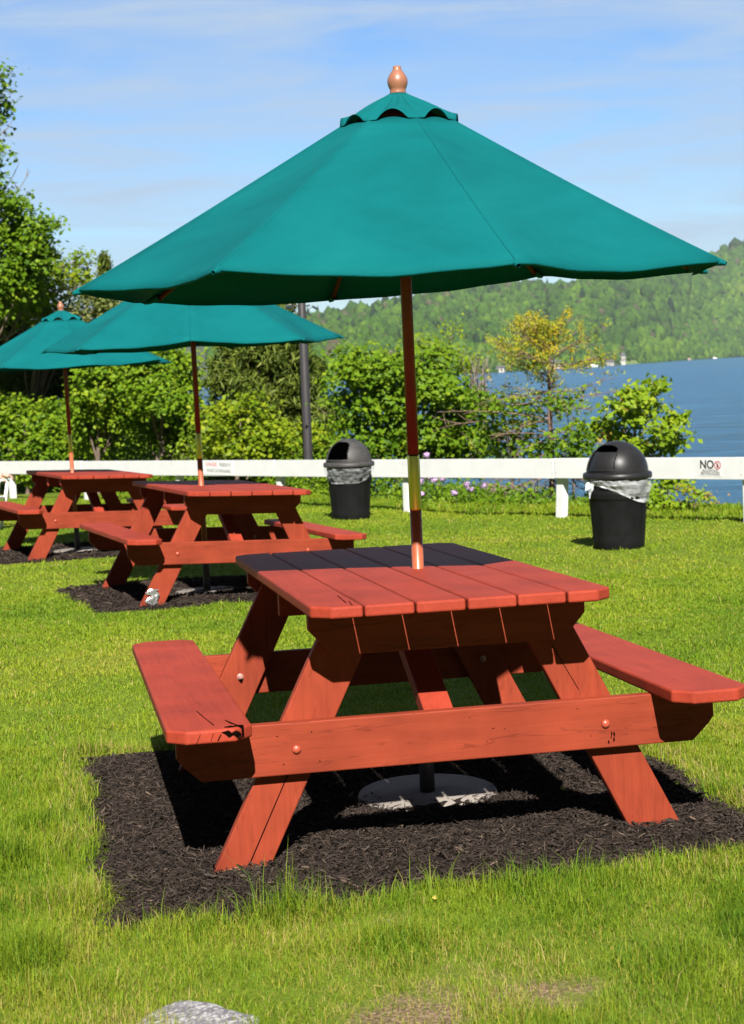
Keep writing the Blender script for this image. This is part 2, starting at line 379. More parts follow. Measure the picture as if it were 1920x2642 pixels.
# ---------------------------------------------------------------- picnic table
ZT, LT, ZS = .788, .968, .4745
def clip_plank(u0, u1, v0, v1, cl=(0,0,0,0)):
    # cl: clipped corner sizes front-left, front-right, back-right, back-left
    p = []
    for (x, y, c, dx, dy) in ((u0,v0,cl[0],1,1),(u1,v0,cl[1],-1,1),(u1,v1,cl[2],-1,-1),(u0,v1,cl[3],1,-1)):
        if c == 0: p.append((x, y))
        else:
            A, B = (x+dx*c, y), (x, y+dy*c)
            p += ([B, A] if (dx*dy > 0) else [A, B])
    return p
def make_table(damaged):
    root = empty('picnic_table')
    bm = bmesh.new()
    for i in range(6):
        u0 = (i-3)*.1461+.0028; u1 = (i-2)*.1461-.0028
        jz = random.uniform(-.0012, .0012); jf = random.uniform(-.005, .005); jb = random.uniform(-.008, .008)
        cl = [.052 if i == 0 else 0, .052 if i == 5 else 0, .05 if i == 5 else 0, .05 if i == 0 else 0]
        prism(bm, clip_plank(u0, u1, -LT+jf, LT+jb, cl), 'z', ZT-.034+jz, ZT+jz, .007, 3)
    if damaged:   # drying cracks at the plank ends
        for (u, v, l) in ((-.325,-.965,.11),(-.33,-.90,.2)):
            prism(bm, [(u,v),(u+.0018,v),(u+.012,v+l),(u+.011,v+l)], 'z', ZT-.02, ZT+.0016, 0, 1, 1)
    from_bm('tabletop', bm, [M['wood_v'], M['dark_crack']], root)
    for s in (-1, 1):
        a, b = (.6105, .8465) if s > 0 else (-.8465, -.6105)
        bm = bmesh.new()
        prism(bm, clip_plank(a, b, -LT+.003, LT-.008, (.05,.05,.05,.05)), 'z', ZS-.038, ZS, .007, 3)
        dmg = damaged and s < 0
        if dmg:   # rot hole and splits at the near inner end
            z0, z1 = ZS-.03, ZS+.0025
            for P in ([(-.690,-.944),(-.672,-.934),(-.664,-.940),(-.652,-.930),(-.640,-.934),(-.636,-.944),(-.648,-.950),(-.66,-.944),(-.674,-.952)],
                      [(-.655,-.928),(-.6525,-.930),(-.668,-.89),(-.676,-.84),(-.677,-.84)],
                      [(-.715,-.90),(-.7135,-.90),(-.735,-.72),(-.7395,-.66),(-.7405,-.66)],
                      ):
                prism(bm, P, 'z', z0, z1, 0, 1, 1)
            vf = -LT+.003
            for P in ([(-.700,ZS-.008),(-.68,ZS-.004),(-.672,ZS-.012),(-.660,ZS-.006),(-.648,ZS-.014),(-.655,ZS-.022),(-.668,ZS-.018),(-.68,ZS-.024),(-.690,ZS-.014)],
                      [(-.665,ZS-.02),(-.655,ZS-.026),(-.645,ZS-.018),(-.650,ZS-.012)],
                      [(-.77,ZS-.035),(-.7692,ZS-.035),(-.757,ZS-.010),(-.758,ZS-.010)],
                      [(-.730,ZS-.030),(-.729,ZS-.030),(-.722,ZS-.010),(-.723,ZS-.010)],
                      [(-.712,ZS-.03),(-.709,ZS-.03),(-.700,ZS-.014),(-.703,ZS-.014)]):
                prism(bm, P, 'y', vf-.0022, vf+.02, 0, 1, 1)
        o = from_bm('seat', bm, [M['wood_v'], M['dark_crack']], root)
        if dmg: o['label'] = 'seat plank with a split and rotten near end'
    for e in (-1, 1):           # the two end frames
        vo0, vo1 = sorted((e*.745, e*.7065)); vi0, vi1 = sorted((e*.7060, e*.668))
        bm = bmesh.new(); z0, z1 = .620, .7535
        prism(bm, [(-.345,z0),(.345,z0),(.382,.660),(.415,.697),(.415,z1),(-.415,z1),(-.415,.697),(-.382,.660)], 'y', vo0, vo1, .003)
        from_bm('top_cleat', bm, M['wood_u'], root)
        bm = bmesh.new(); z0, z1 = .285, .436
        prism(bm, [(-.742,z0),(.742,z0),(.795,.335),(.810,.356),(.810,z1),(-.810,z1),(-.810,.356),(-.795,.335)], 'y', vo0, vo1, .004)
        face = e*.745
        for (u, z, r) in ((-.52,.40,.004),(-.42,.405,.004),(-.505,.318,.004),(-.40,.318,.004),(.12,.372,.004),(.155,.368,.003),(.05,.41,.003),(.38,.41,.0035),(.42,.325,.003),(.53,.34,.003),(.10,.335,.003)):
            r *= .62; pts = [(u+r*(1+.5*math.sin(3*k))*math.cos(k*PI/3), z+.6*r*math.sin(k*PI/3)) for k in range(6)]
            prism(bm, pts, 'y', *sorted((face-.002*1, face+.0012)) if e > 0 else (face-.0012, face+.002), 0, 1, 1)
        if e < 0 and damaged:
            pts = [(.487+.016*math.cos(k*PI/4)*(1+.3*(k % 2)), .312+.02*math.sin(k*PI/4)) for k in range(8)]
            for k in range(5):
                u, z = .484+.010*math.sin(k*2.4), .313+.014*math.cos(k*1.9); r = .0045+.002*math.sin(k*3)
                prism(bm, [(u+r*.5*math.cos(q*PI/3)*(1+.4*math.sin(q*2+k)), z+r*1.6*math.sin(q*PI/3)) for q in range(6)], 'y', face-.0010, face+.002, 0, 1, 1)
        sup = from_bm('seat_support', bm, [M['wood_u'], M['dark_crack']], root)
        for s in (-1, 1):
            bm = bmesh.new()
            def U(z, off): return s*(.640-.5*z+off)
            zb, zt = -.06, .752
            poly = [(U(zb,-.082),zb),(U(zb,.082),zb),(U(zt,.075),zt),(U(zt,-.080),zt)]
            prism(bm, poly, 'y', vi0, vi1, .004)
            if damaged and e < 0:
                # a long drying crack down the near legs
                if s < 0: prism(bm, [(U(.36,-.012),.36),(U(.36,-.0095),.36),(U(-.02,-.012),-.02),(U(-.02,-.016),-.02)], 'y', vi0-.0014, vi0+.01, 0, 1, 1)
                if s > 0: band = [(-.03,.0815),(.030,.0815),(.034,.060),(.026,.040),(.030,.022),(.018,.005),(.010,-.010),(-.03,-.012)]
                else: band = [(-.03,.0815),(.012,.0815),(.016,.05),(.022,.02),(.014,-.02),(.02,-.05),(.014,-.0815),(-.03,-.0815)]
                prism(bm, [(U(z_, o_), z_) for z_, o_ in band], 'y', vi0-.0008, vi0+.01, 0, 1, 2)
                if s > 0: prism(bm, [(U(.60,-.02),.60),(U(.60,-.018),.60),(U(.46,-.01),.46),(U(.46,-.012),.46)], 'y', vi0-.0014, vi0+.01, 0, 1, 1)
            from_bm('leg', bm, [M['wood_l'], M['dark_crack'], M['raw_wood']], root)
            bm = bmesh.new()
            prof = [(.0135, 0), (.013, .004), (.009, .008), (.003, .0098)]
            lathe(bm, prof, 14)
            bmesh.ops.rotate(bm, verts=bm.verts[:], cent=(0,0,0), matrix=Matrix.Rotation(rad(90 if e < 0 else -90), 3, 'X'))
            bmesh.ops.translate(bm, verts=bm.verts[:], vec=(s*.466, e*.745, .358))
            bmB = from_bm('bolt', bm, M['bolt'], sup)
            bm = bmesh.new()
            lathe(bm, [(.013,0),(.013,.004),(.009,.005),(.009,.016),(.0045,.017),(.0045,.026)], 8, smooth=False)
            bmesh.ops.rotate(bm, verts=bm.verts[:], cent=(0,0,0), matrix=Matrix.Rotation(rad(-90 if e < 0 else 90), 3, 'X'))
            bmesh.ops.translate(bm, verts=bm.verts[:], vec=(s*.466, e*.668, .358))
            from_bm('nut', bm, M['steel'], sup)
        # diagonal brace from the middle of the top down to the support
        bm = bmesh.new()
        pr = [(e*.703,.43),(e*.703,.395),(e*.672,.395),(e*.10,.705),(e*.10,.752),(e*.128,.752)]
        prism(bm, pr, 'x', -.076, .014, .003)
        from_bm('brace', bm, M['wood_v'], root)
    bm = bmesh.new(); box(bm, -.41, .41, -.098, -.06, .665, .7535); from_bm('top_cleat', bm, M['wood_u'], root)
    return root
tb = make_table(True); tb.matrix_world = T1
tag(tb, 'nearest and largest red picnic table, with a rotted split left seat end', 'picnic table', 'red picnic tables on the lawn')
tb2 = make_table(False); tb2.matrix_world = T2
tag(tb2, 'middle red picnic table with torn silver tape on its front leg foot', 'picnic table', 'red picnic tables on the lawn')
tb3 = copy_tree(tb2); tb3.matrix_world = T3
tag(tb3, 'farthest red picnic table, overlapping the white rail at the left edge', 'picnic table', 'red picnic tables on the lawn')
# torn foil tape round the foot of the middle table's near leg
bm = bmesh.new()
gridv = []
for j in range(7):
    row = []
    for i in range(7):
        u = -.708+.085*i/6+.010*math.sin(j*2.2)+(.020*(1-j/6)); z = .005+.115*j/6
        u = u - .5*(z-.0)*0 + .035*(j/6)
        v = -.7075-.004-.020*abs(math.sin(i*1.9+j*1.3))*(.4+.6*(i > 2))
        row.append(bm.verts.new((u, v, z)))
    gridv.append(row)
for j in range(6):
    for i in range(6):
        if (i, j) in ((0,0),(0,5),(5,0),(1,0),(0,2),(0,3),(5,5),(1,3)): continue
        bm.faces.new((gridv[j][i], gridv[j][i+1], gridv[j+1][i+1], gridv[j+1][i]))
from_bm('torn_tape', bm, M['tape'], tb2)

# ---------------------------------------------------------------- umbrellas
def make_umbrella(zr, top, rot, R=1.0715, tipz=(0,)*8):
    root = empty('patio_umbrella')
    nrib = 8; n = nrib*12; rows = 16
    r_in, z_in = .178, top-.100
    V = []; 
    for j in range(rows+1):
        t = j/rows; 
        for i in range(n):
            k = i/12; f = k-math.floor(k); a = rot+2*PI*i/n
            mid = math.sin(PI*f)            # 0 on a rib, 1 mid-panel
            rc = R*(1-.5*0)
            octo = math.cos(PI/nrib)/math.cos((f-.5)*2*PI/nrib)   # straight edge between rib tips
            rr = (r_in+(rc-r_in)*t)*octo - .060*mid*t**5
            z = z_in+(zr-z_in)*t
            z += -.004*math.sin(PI*t) - .016*mid*math.sin(PI*min(1,t*.95)) - .011*mid*t**4
            k0 = int(k) % 8; z += (tipz[k0]*(1-f)+tipz[(k0+1) % 8]*f)*t
            z += .006*(1-mid)*t**6
            pk = math.exp(-((min(f,1-f))/.06)**2)*t**8
            dr = min(f,1-f); z += .0035*math.exp(-dr/.10)*math.sin(f*2*PI*14+3*k)*sstep(.72,1.0,t) + .004*math.exp(-((f-.5+.12*math.sin(int(k)*1.7))/.10)**2)*math.sin(PI*t)*math.sin(int(k)*2.1+.6)
            z += .002*math.sin(9*a+5*t)*t + .0015*math.sin(23*a)*t**3
            V.append((rr*math.sin(a), -rr*math.cos(a), z))
    F = []
    for j in range(rows):
        for i in range(n):
            F.append((j*n+i, j*n+(i+1) % n, (j+1)*n+(i+1) % n, (j+1)*n+i))
    V = np.array(V)
    # hem: a short turned-down valance at the rim
    hem = V[rows*n:].copy(); hem[:,2] -= .008; hem[:,:2] *= .994
    b0 = len(V); V = np.concatenate([V, hem])
    for i in range(n): F.append((rows*n+i, rows*n+(i+1) % n, b0+(i+1) % n, b0+i))
    can = np_mesh('canopy', V, np.array(F), None, M['canvas'], root, True)
    sm = can.modifiers.new('thickness', 'SOLIDIFY'); sm.thickness = .0016; sm.offset = -1
    # seams over the ribs
    g = Geo()
    for k in range(nrib):
        a = rot+2*PI*k/nrib; idx = k*12
        pts = [V[j*n+idx]+np.array([0,0,.0008]) for j in range(rows+1)]
        g.tube(pts, [.0026]*len(pts), 5)
    g.build('seam', M['canvas'], can)
    # pockets at the rib tips
    for k in range(nrib):
        g = Geo(); tip = V[rows*n+k*12]; d = tip*np.array([1,1,0]); d /= np.linalg.norm(d)
        g.tube([tip-d*.06+np.array([0,0,.006]), tip-d*.01+np.array([0,0,-.004]), tip+d*.012+np.array([0,0,-.010])], [.013,.012,.006], 7)
        g.build('tip_pocket', M['canvas'], can)
    # vent cap with scalloped, lifted edge
    m2 = 192; rws = 10; CV = []
    rc0, rc1 = .026, .200
    slope = (z_in-zr)/(R-r_in)
    for j in range(rws+1):
        t = j/rws
        for i in range(m2):
            a = rot+2*PI*i/m2+.0; f = (i/24) % 1; mid = math.sin(PI*f)
            r = (rc0+(rc1-rc0)*t)*(1-.05*mid*t)
            z = top-.006-.080*t**.85 - .022*t*t
            pk_ = int(i/24); hk = (.030,.026,.033,.023,.029,.034,.025,.030)[pk_ % 8]; mf = max(0., math.sin(PI*min(1,max(0,(f-.16-.03*math.sin(pk_*2.3))/.70)))-.18)/.82
            z += t**3*hk*mf**.75 - t**2*.003*(1-mid) + .006*math.sin(8*a*1.0+1.0)*math.sin(PI*t)+.004*math.sin(17*a)*t*(1-t)*3
            CV.append((r*math.sin(a), -r*math.cos(a), z))
    CF = [(j*m2+i, j*m2+(i+1) % m2, (j+1)*m2+(i+1) % m2, (j+1)*m2+i) for j in range(rws) for i in range(m2)]
    cap = np_mesh('vent_cap', np.array(CV), np.array(CF), None, M['canvas'], can, True)
    sm = cap.modifiers.new('thickness', 'SOLIDIFY'); sm.thickness = .002; sm.offset = -1
    # pole in two wooden lengths with a brass sleeve
    bm = bmesh.new(); lathe(bm, [(.019,1.17),(.019,top-.01)], 20); from_bm('upper_pole', bm, M['pole_shaded'], root)
    bm = bmesh.new(); lathe(bm, [(.0197,.985),(.0205,.99),(.0205,1.165),(.0197,1.17)], 20); from_bm('sleeve', bm, M['brass'], root)
    bm = bmesh.new(); lathe(bm, [(.0195,.10),(.0195,.985)], 20); from_bm('lower_pole', bm, M['pole'], root)
    # finial
    bm = bmesh.new(); h = top-.004
    lathe(bm, [(.026,h-.012),(.027,h+.004),(.025,h+.009),(.028,h+.016),(.0325,h+.028),(.0335,h+.038),(.031,h+.050),(.024,h+.062),(.017,h+.071),(.014,h+.076),(.0135,h+.085),(.009,h+.087)], 28)
    from_bm('finial', bm, M['finial'], root)
    # hubs, ribs, struts
    bm = bmesh.new(); lathe(bm, [(.02,top-.10),(.045,top-.10),(.045,top-.06),(.02,top-.06)], 16); from_bm('top_hub', bm, M['pole_shaded'], root)
    zs_ = zr+.16
    bm = bmesh.new(); lathe(bm, [(.02,zs_-.03),(.045,zs_-.03),(.045,zs_+.02),(.02,zs_+.02)], 16); from_bm('runner', bm, M['pole_shaded'], root)
    for k in range(nrib):
        a = rot+2*PI*k/nrib; d = np.array([math.sin(a), -math.cos(a), 0])
        p0 = d*.045+np.array([0,0,top-.10+.133*(top-.10-zr)/(R-.178)-.020]); p1 = d*(R-.05)+np.array([0,0,tipz[k]+zr+.05*(top-.10-zr)/(R-.178)-.022])
        bm = bmesh.new(); tube(bm, p0, p1, .010, .009, 6); from_bm('rib', bm, M['rib_wood'], root)
        q = p0+(p1-p0)*.60
        bm = bmesh.new(); tube(bm, d*.045+np.array([0,0,zs_]), q, .008, .008, 6); from_bm('strut', bm, M['rib_wood'], root)
    # concrete disc base with a steel socket
    bm = bmesh.new(); lathe(bm, [(.232,-.06),(.238,.014),(.234,.024),(.05,.027)], 48); from_bm('base_disc', bm, M['stone_base'], root)
    bm = bmesh.new(); lathe(bm, [(.026,.02),(.026,.30),(.021,.305)], 20); from_bm('base_socket', bm, M['lamp_post'], root)
    return root
u1 = make_umbrella(1.742, 2.352, .2553, tipz=(-.008,-.008,0,.032,-.018,-.014,.004,.012)); u1.location = (.1512, 5.4873, 0); u1.rotation_euler = (.0125, rad(-.33), 0)
tag(u1, 'nearest big green umbrella, in the large front picnic table', 'patio umbrella', 'green patio umbrellas')
p2 = T2 @ Vector((-.0749, 0, 0)); u2 = make_umbrella(1.80, 2.40, rad(5), tipz=(.01,-.012,.008,.0,.015,-.01,.006,-.008)); u2.location = p2; u2.rotation_euler = (0, rad(-.5), 0)
tag(u2, 'green umbrella in the middle picnic table, its top hidden by the near canopy', 'patio umbrella', 'green patio umbrellas')
p3 = T3 @ Vector((-.1014, 0, 0)); u3 = make_umbrella(1.83, 2.385, rad(23), tipz=(-.008,.012,-.01,.01,0,.012,-.006,.008)); u3.location = p3; u3.rotation_euler = (0, rad(-.9), 0)
tag(u3, 'small far green umbrella with its finial visible, in the farthest table', 'patio umbrella', 'green patio umbrellas')

# ---------------------------------------------------------------- mulch beds
def mulch_bed(T, u0, u1, v0, v1, nchips, size, label, skew=.0, pu=.0):
    nx, ny = 90, 90
    us, vs = np.linspace(u0, u1, nx), np.linspace(v0, v1, ny)
    U, Vv = np.meshgrid(us, vs)
    def edge(u, v):
        e = np.minimum(np.minimum(u-u0+.015*np.sin(v*9)+.010*np.sin(v*23), u1-u+.03*np.sin(v*7+1)), np.minimum(v-(v0+skew*(u-u0))+.03*np.sin(u*8)+.015*np.sin(u*19+2), v1-v))
        return e
    def hh(u, v):
        e = edge(u, v)
        m = .020*sstep(0, .18, e)
        m = m + .012*np.sin(u*7+1)*np.sin(v*6+2)*sstep(.05,.3,e) + .02*np.exp(-((u-.62)**2+(v+.85)**2)/.02) + .012*np.exp(-((u-.1)**2+(v+.75)**2)/.05)
        m = m - .012*np.exp(-((u-pu)**2+v**2)/.07)
        return m, e
    Hh, E = hh(U, Vv)
    Mx = np.array(T)
    def toW(u, v, z):
        P = np.stack([u, v, z, np.ones_like(u)], -1) @ Mx.T
        P = P[..., :3]
        return P
    P0 = toW(U.ravel(), Vv.ravel(), np.zeros(U.size)); P = P0.copy()
    P[:,2] = gz(P0[:,0], P0[:,1]) + Hh.ravel() + .004*rng.standard_normal(U.size)*(E.ravel() > .02) - .02*(E.ravel() < .0)-.004
    i = np.arange((ny-1)*(nx-1)); r = i//(nx-1)*nx+i % (nx-1)
    q = np.stack([r, r+1, r+nx+1, r+nx], 1)
    VV = [P]; TT = [np.concatenate([q[:, :3], q[:, [0,2,3]]])]; AA = [np.full(len(P), .25)]
    # chips
    u = rng.uniform(u0-.02, u1+.02, nchips); v = rng.uniform(v0-.02, v1, nchips)
    h, e = hh(u, v); keep = (e > rng.uniform(-.035, .02, nchips)) & ((np.hypot(u-pu, v) > rng.uniform(.215,.25,nchips)) | (rng.random(nchips) < .05)); u, v, h = u[keep], v[keep], h[keep]; k = len(u)
    B = toW(u, v, np.zeros(k)); B[:,2] = gz(B[:,0], B[:,1]) + h + rng.uniform(-.004, .009, k)
    L = size*rng.lognormal(0, .45, k); Wd = L*rng.uniform(.08, .24, k); Tk = Wd*rng.uniform(.25, .6, k)
    yaw = rng.uniform(0, 2*PI, k); pit = rng.normal(0, .38, k); rl = rng.normal(0, .6, k)
    a = np.stack([np.cos(yaw)*np.cos(pit), np.sin(yaw)*np.cos(pit), np.sin(pit)], 1)
    b_ = np.stack([-np.sin(yaw), np.cos(yaw), np.zeros(k)], 1); c_ = np.cross(a, b_)
    b = b_*np.cos(rl)[:,None]+c_*np.sin(rl)[:,None]; c = np.cross(a, b)
    t1 = rng.uniform(.3, 1, k)[:,None]
    vs8 = np.stack([B-a*L[:,None]/2-b*Wd[:,None]/2*t1, B-a*L[:,None]/2+b*Wd[:,None]/2*t1, B+a*L[:,None]/2+b*Wd[:,None]*.25, B+a*L[:,None]/2-b*Wd[:,None]*.25,
                    B-a*L[:,None]*.25-b*Wd[:,None]*.4+c*Tk[:,None], B-a*L[:,None]*.25+b*Wd[:,None]*.4+c*Tk[:,None], B+a*L[:,None]*.35+c*Tk[:,None]*.9], 1).reshape(-1, 3)
    base = np.arange(k)[:,None]*7
    tt = np.array([[0,4,5],[0,5,1],[4,6,5],[1,5,6],[1,6,2],[3,6,4],[3,4,0],[2,6,3]])
    VV.append(vs8); TT.append((base[:,:,None]+tt[None]).reshape(-1,3)+len(P))
    tone = np.clip(rng.normal(.5, .2, k), 0, .93); tone[rng.random(k) < .012] = rng.uniform(.93,1.0)
    AA.append(np.repeat(tone, 7))
    o = np_mesh('mulch', np.concatenate(VV), np.concatenate(TT), {'tone': np.concatenate(AA)}, M['mulch'])
    tag(o, label, 'mulch', 'mulch beds under the tables', 'stuff'); return edge
e1 = mulch_bed(T1, -1.05, 1.0, -1.16, 1.16, 110000, .0155, 'dark shredded bark mulch under the nearest table', skew=.105, pu=.0794)
e2 = mulch_bed(T2, -1.02, .95, -.86, 1.05, 16000, .028, 'dark shredded bark mulch under the middle table', pu=-.0749)
e3 = mulch_bed(T3, -1.02, .95, -.86, 1.05, 9000, .035, 'dark shredded bark mulch under the farthest table', pu=-.1014)
def in_mulch(x, y):
    res = np.zeros(len(x), bool); 
    for T, e in ((T1,e1),(T2,e2),(T3,e3)):
        I = np.array(T.inverted()); P = np.stack([x, y, np.full(len(x), T[2][3]), np.ones(len(x))], 1) @ I.T
        res |= e(P[:,0], P[:,1]) > rng.uniform(-.03, .035, len(x))
    return res

# ---------------------------------------------------------------- grass
def vnoise(x, y, s, seed=0):
    r = np.random.default_rng(seed); t = r.random((64, 64))
    X, Y = x*s, y*s; xi, yi = np.floor(X).astype(int), np.floor(Y).astype(int); fx, fy = X-xi, Y-yi
    fx, fy = fx*fx*(3-2*fx), fy*fy*(3-2*fy)
    g = lambda a, b: t[a % 64, b % 64]
    return (g(xi,yi)*(1-fx)+g(xi+1,yi)*fx)*(1-fy)+(g(xi,yi+1)*(1-fx)+g(xi+1,yi+1)*fx)*fy
def edge_dist(x, y):
    I = np.array(T1.inverted()); P = np.stack([x, y, np.zeros(len(x)), np.ones(len(x))], 1) @ I.T
    return e1(P[:,0], P[:,1])
def blades(n, ylo, yhi, hgt, wid, tall_edge=True):
    y = np.sqrt(rng.uniform(ylo**2, yhi**2, n)); x = rng.uniform(-1, 1, n)*(.2257*y*1.14+.15)
    s = fence_s(x, y)
    keep = ~in_mulch(x, y) & (s < 3.2)
    dens = np.clip(vnoise(x, y, 3.1, 1)*.6+vnoise(x, y, 9, 2)*.7, 0, 1)
    bb = bare(x, y)
    keep &= rng.random(n) > bb*.97*(.55+.6*vnoise(x,y,14,9))
    keep &= rng.random(n) < .6+.5*dens
    x, y, s, bb = x[keep], y[keep], s[keep], bb[keep]; n = len(x)
    clump = vnoise(x, y, 6, 3)*.55+vnoise(x, y, 17, 4)*.45
    h = hgt*(.40+.95*clump+1.5*np.clip(vnoise(x,y,4.3,8)-.66,0,1)*2*(y<6.6))*rng.lognormal(0, .34, n)
    ed = edge_dist(x, y) if ylo < 8 else np.full(n, -9.)
    if tall_edge: h *= 1+.7*np.exp(-((ed+.06)/.10)**2)*(rng.random(n) < .5)
    h *= 1-.55*bb
    tall = sstep(.58,.75,vnoise(x,y,3.3,14))*(y < 5.4); h *= 1+1.3*tall
    h = np.where(s > .15, h*(1.4+1.6*sstep(.15, .9, s)), h)
    w = wid*(y/5.0)**.9*rng.uniform(.7, 1.3, n)
    az = rng.uniform(0, 2*PI, n); lean = np.abs(rng.normal(.62, .48, n)); lean = np.where(rng.random(n) < .16, lean+.6, lean)
    d = np.stack([np.cos(az), np.sin(az), np.zeros(n)], 1); az2 = az+PI/2+rng.normal(0, .5, n)
    sd = np.stack([np.cos(az2), np.sin(az2), np.zeros(n)], 1)
    B = np.stack([x, y, gz(x, y)-.004], 1); up = np.array([0,0,1.])
    l1 = np.sin(lean*.5)[:,None]; m = B+(d*l1*.5+up*(1-l1*.3)*.55)*h[:,None]
    tip = B+(d*np.sin(lean)[:,None]*.95+up*np.cos(lean*.9)[:,None].clip(.12))*h[:,None]
    hw = (w/2)[:,None]
    v = np.stack([B-sd*hw, B+sd*hw, m-sd*hw*.8, m+sd*hw*.8, tip], 1).reshape(-1, 3)
    base = np.arange(n)[:,None,None]*5
    t = (base+np.array([[0,1,3],[0,3,2],[2,3,4]])[None]).reshape(-1, 3)
    tone = .12+.33*vnoise(x, y, 1.3, 5)+.25*vnoise(x, y, 5, 6)+rng.normal(0, 1, n)*np.where(y < 6.5, .16, .07)+.015
    dry = (y < 4.6)*.20*sstep(.35,.75,vnoise(x,y,2.6,19))+.05
    tone = np.where(rng.random(n) < dry+.35*bb, rng.uniform(.75, 1, n), tone)
    tone += .55*np.exp(-((ed+.05)/.07)**2)*(rng.random(n) < .3)*(y > 5)
    tone += .18*(vnoise(x, y, .55, 12)-.4) + (y < 5.4)*(.30*(vnoise(x, y, 3.7, 13)-.45) - .22*tall)
    return v, t, np.repeat(np.clip(tone, 0, 1), 5)
gv, gt, ga, off = [], [], [], 0
for args in ((400000, 3.15, 6.6, .026, .0020), (330000, 6.4, 12.5, .021, .0029), (420000, 12.3, 29, .022, .0031)):
    v, t, a = blades(*args); gv.append(v); gt.append(t+off); ga.append(a); off += len(v)
tag(np_mesh('grass', np.concatenate(gv), np.concatenate(gt), {'tone': np.concatenate(ga)}, M['grass']), 'short bright green lawn grass with dry yellow patches', 'grass', kind='stuff')

# ---------------------------------------------------------------- leaves
def leaf_cloud(P, size, tone, nrm=None, aspect=.75, droop=0.0):
    n = len(P)
    if nrm is None: nrm = rng.standard_normal((n,3))
    nrm = nrm/(np.linalg.norm(nrm, axis=1)[:,None]+1e-9)
    r = rng.standard_normal((n,3)); r[:,2] -= droop
    a = r-(r*nrm).sum(1)[:,None]*nrm; a /= np.linalg.norm(a, axis=1)[:,None]+1e-9; b = np.cross(nrm, a)
    L = (size*rng.uniform(.65, 1.35, n))[:,None]; Wd = L*aspect
    fold = nrm*L*.14
    v = np.stack([P-a*L*.5, P+b*Wd*.5-a*L*.05+fold, P+a*L*.5, P-b*Wd*.5-a*L*.05+fold], 1).reshape(-1,3)
    t = (np.arange(n)[:,None,None]*4+np.array([[0,1,2],[0,2,3]])[None]).reshape(-1,3)
    return v, t, np.repeat(np.clip(tone,0,1), 4)
def bez(p0, p1, sag=.15, k=7, wob=.05):
    p0, p1 = np.asarray(p0,float), np.asarray(p1,float); t = np.linspace(0,1,k)[:,None]
    L = np.linalg.norm(p1-p0); mid = (p0+p1)/2+np.array([0,0,sag*L])+rng.normal(0, wob*L, 3)
    return (1-t)**2*p0+2*t*(1-t)*mid+t*t*p1
def leafy(name, label, cat, px0, Y, blobs, leaf=.085, mat='leaf_maple', dens=1.0, per=26, trunk=.05, group=None, bark='bark', spread=.15, depthf=.85, basez=None, tone_bias=0.0, nlimb=3, twigs=None):
    """blobs: image-space guides (px, py, rx, ry[, dy]) turned into real crown lobes of the same size at the tree's own distance"""
    root = empty(name); b = W(px0, 1250, Y); bx = b[0]; bz = float(gz(bx, Y)) if basez is None else basez
    root.location = (bx, Y, bz); org = np.array([bx, Y, bz])
    g = Geo(); LV, LT_, LA, off = [], [], [], 0
    s = Y/FPX; cs = []
    for bl in blobs:
        dy = bl[4] if len(bl) > 4 else rng.uniform(-.5,.5)
        c = W(bl[0], bl[1], Y+dy)-org; rx, rz = bl[2]*s, bl[3]*s; ry = (rx+rz)/2*depthf+.1
        cs.append((c, rx, ry, rz))
    topz = max(c[0][2] for c in cs); meanx = np.mean([c[0][0] for c in cs])
    sp_ = [np.array([0,0,-.15]), np.array([meanx*.15,0,topz*.3]), np.array([meanx*.5,0,topz*.6]), np.array([meanx*.8,0,topz*.92])]
    g.tube(sp_, [trunk, trunk*.8, trunk*.55, trunk*.2], 8)
    for (c, rx, ry, rz) in cs:
        st = np.array([c[0]*.25+meanx*.3*.5, c[1]*.15, max(.05, min(c[2]*.45, topz*.55))])
        pl = bez(st, c, .08, 7, .06); g.tube(pl, np.linspace(trunk*.45, trunk*.12, 7), 5)
        vol = 4.19*rx*ry*rz; ncl = int(max(8, dens*80*vol**.66))
        d = rng.standard_normal((ncl,3)); d /= np.linalg.norm(d, axis=1)[:,None]
        rr = rng.uniform(.25, 1.0, ncl)**.6
        cen = c+d*rr[:,None]*np.array([rx,ry,rz])
        for q in cen[:max(2, ncl//(5 if twigs is None else twigs))]:
            g.tube(bez(c, q, .05, 4, .08), np.linspace(trunk*.10+.003, .003, 4), 4)
        ct = rng.normal(0, .16, ncl)
        P = np.repeat(cen, per, 0)+rng.normal(0, 1, (ncl*per,3))*np.array([spread,spread,spread*.55])
        out = np.repeat(d, per, 0)
        nr = out*.40+np.array([0,-.30,.70])+rng.normal(0, .42, (ncl*per,3))
        tn = .50+1.1*np.repeat(ct, per)+rng.normal(0, .10, ncl*per)+tone_bias
        v, t, a = leaf_cloud(P, leaf*1.05, tn, nr, .74); LV.append(v); LT_.append(t+off); LA.append(a); off += len(v)
    g.build('trunk', M[bark], root)
    np_mesh('crown', np.concatenate(LV), np.concatenate(LT_), {'tone': np.concatenate(LA)}, M[mat], root)
    tag(root, label, cat, group); return root
G_T = 'trees and shrubs behind the white rail'
leafy('maple_tree', 'tall leafy tree reaching in from the left edge against the sky', 'tree', -150, 31,
      [(-45,185,62,36),(-35,265,58,44),(-60,330,60,60),(-55,400,62,36),(-60,470,70,50),(-20,545,82,46),(45,585,72,36),(105,578,42,13),(60,645,70,42),(25,700,85,55),(-70,620,90,100),(60,530,45,20),(-60,760,100,80),(30,620,60,40),(95,620,50,30),(10,520,40,30),(70,700,60,40),(110,660,40,26),(40,760,80,40)],
      .095, 'leaf_maple', .78, 24, .075, G_T, tone_bias=-.06)
tw = Geo()
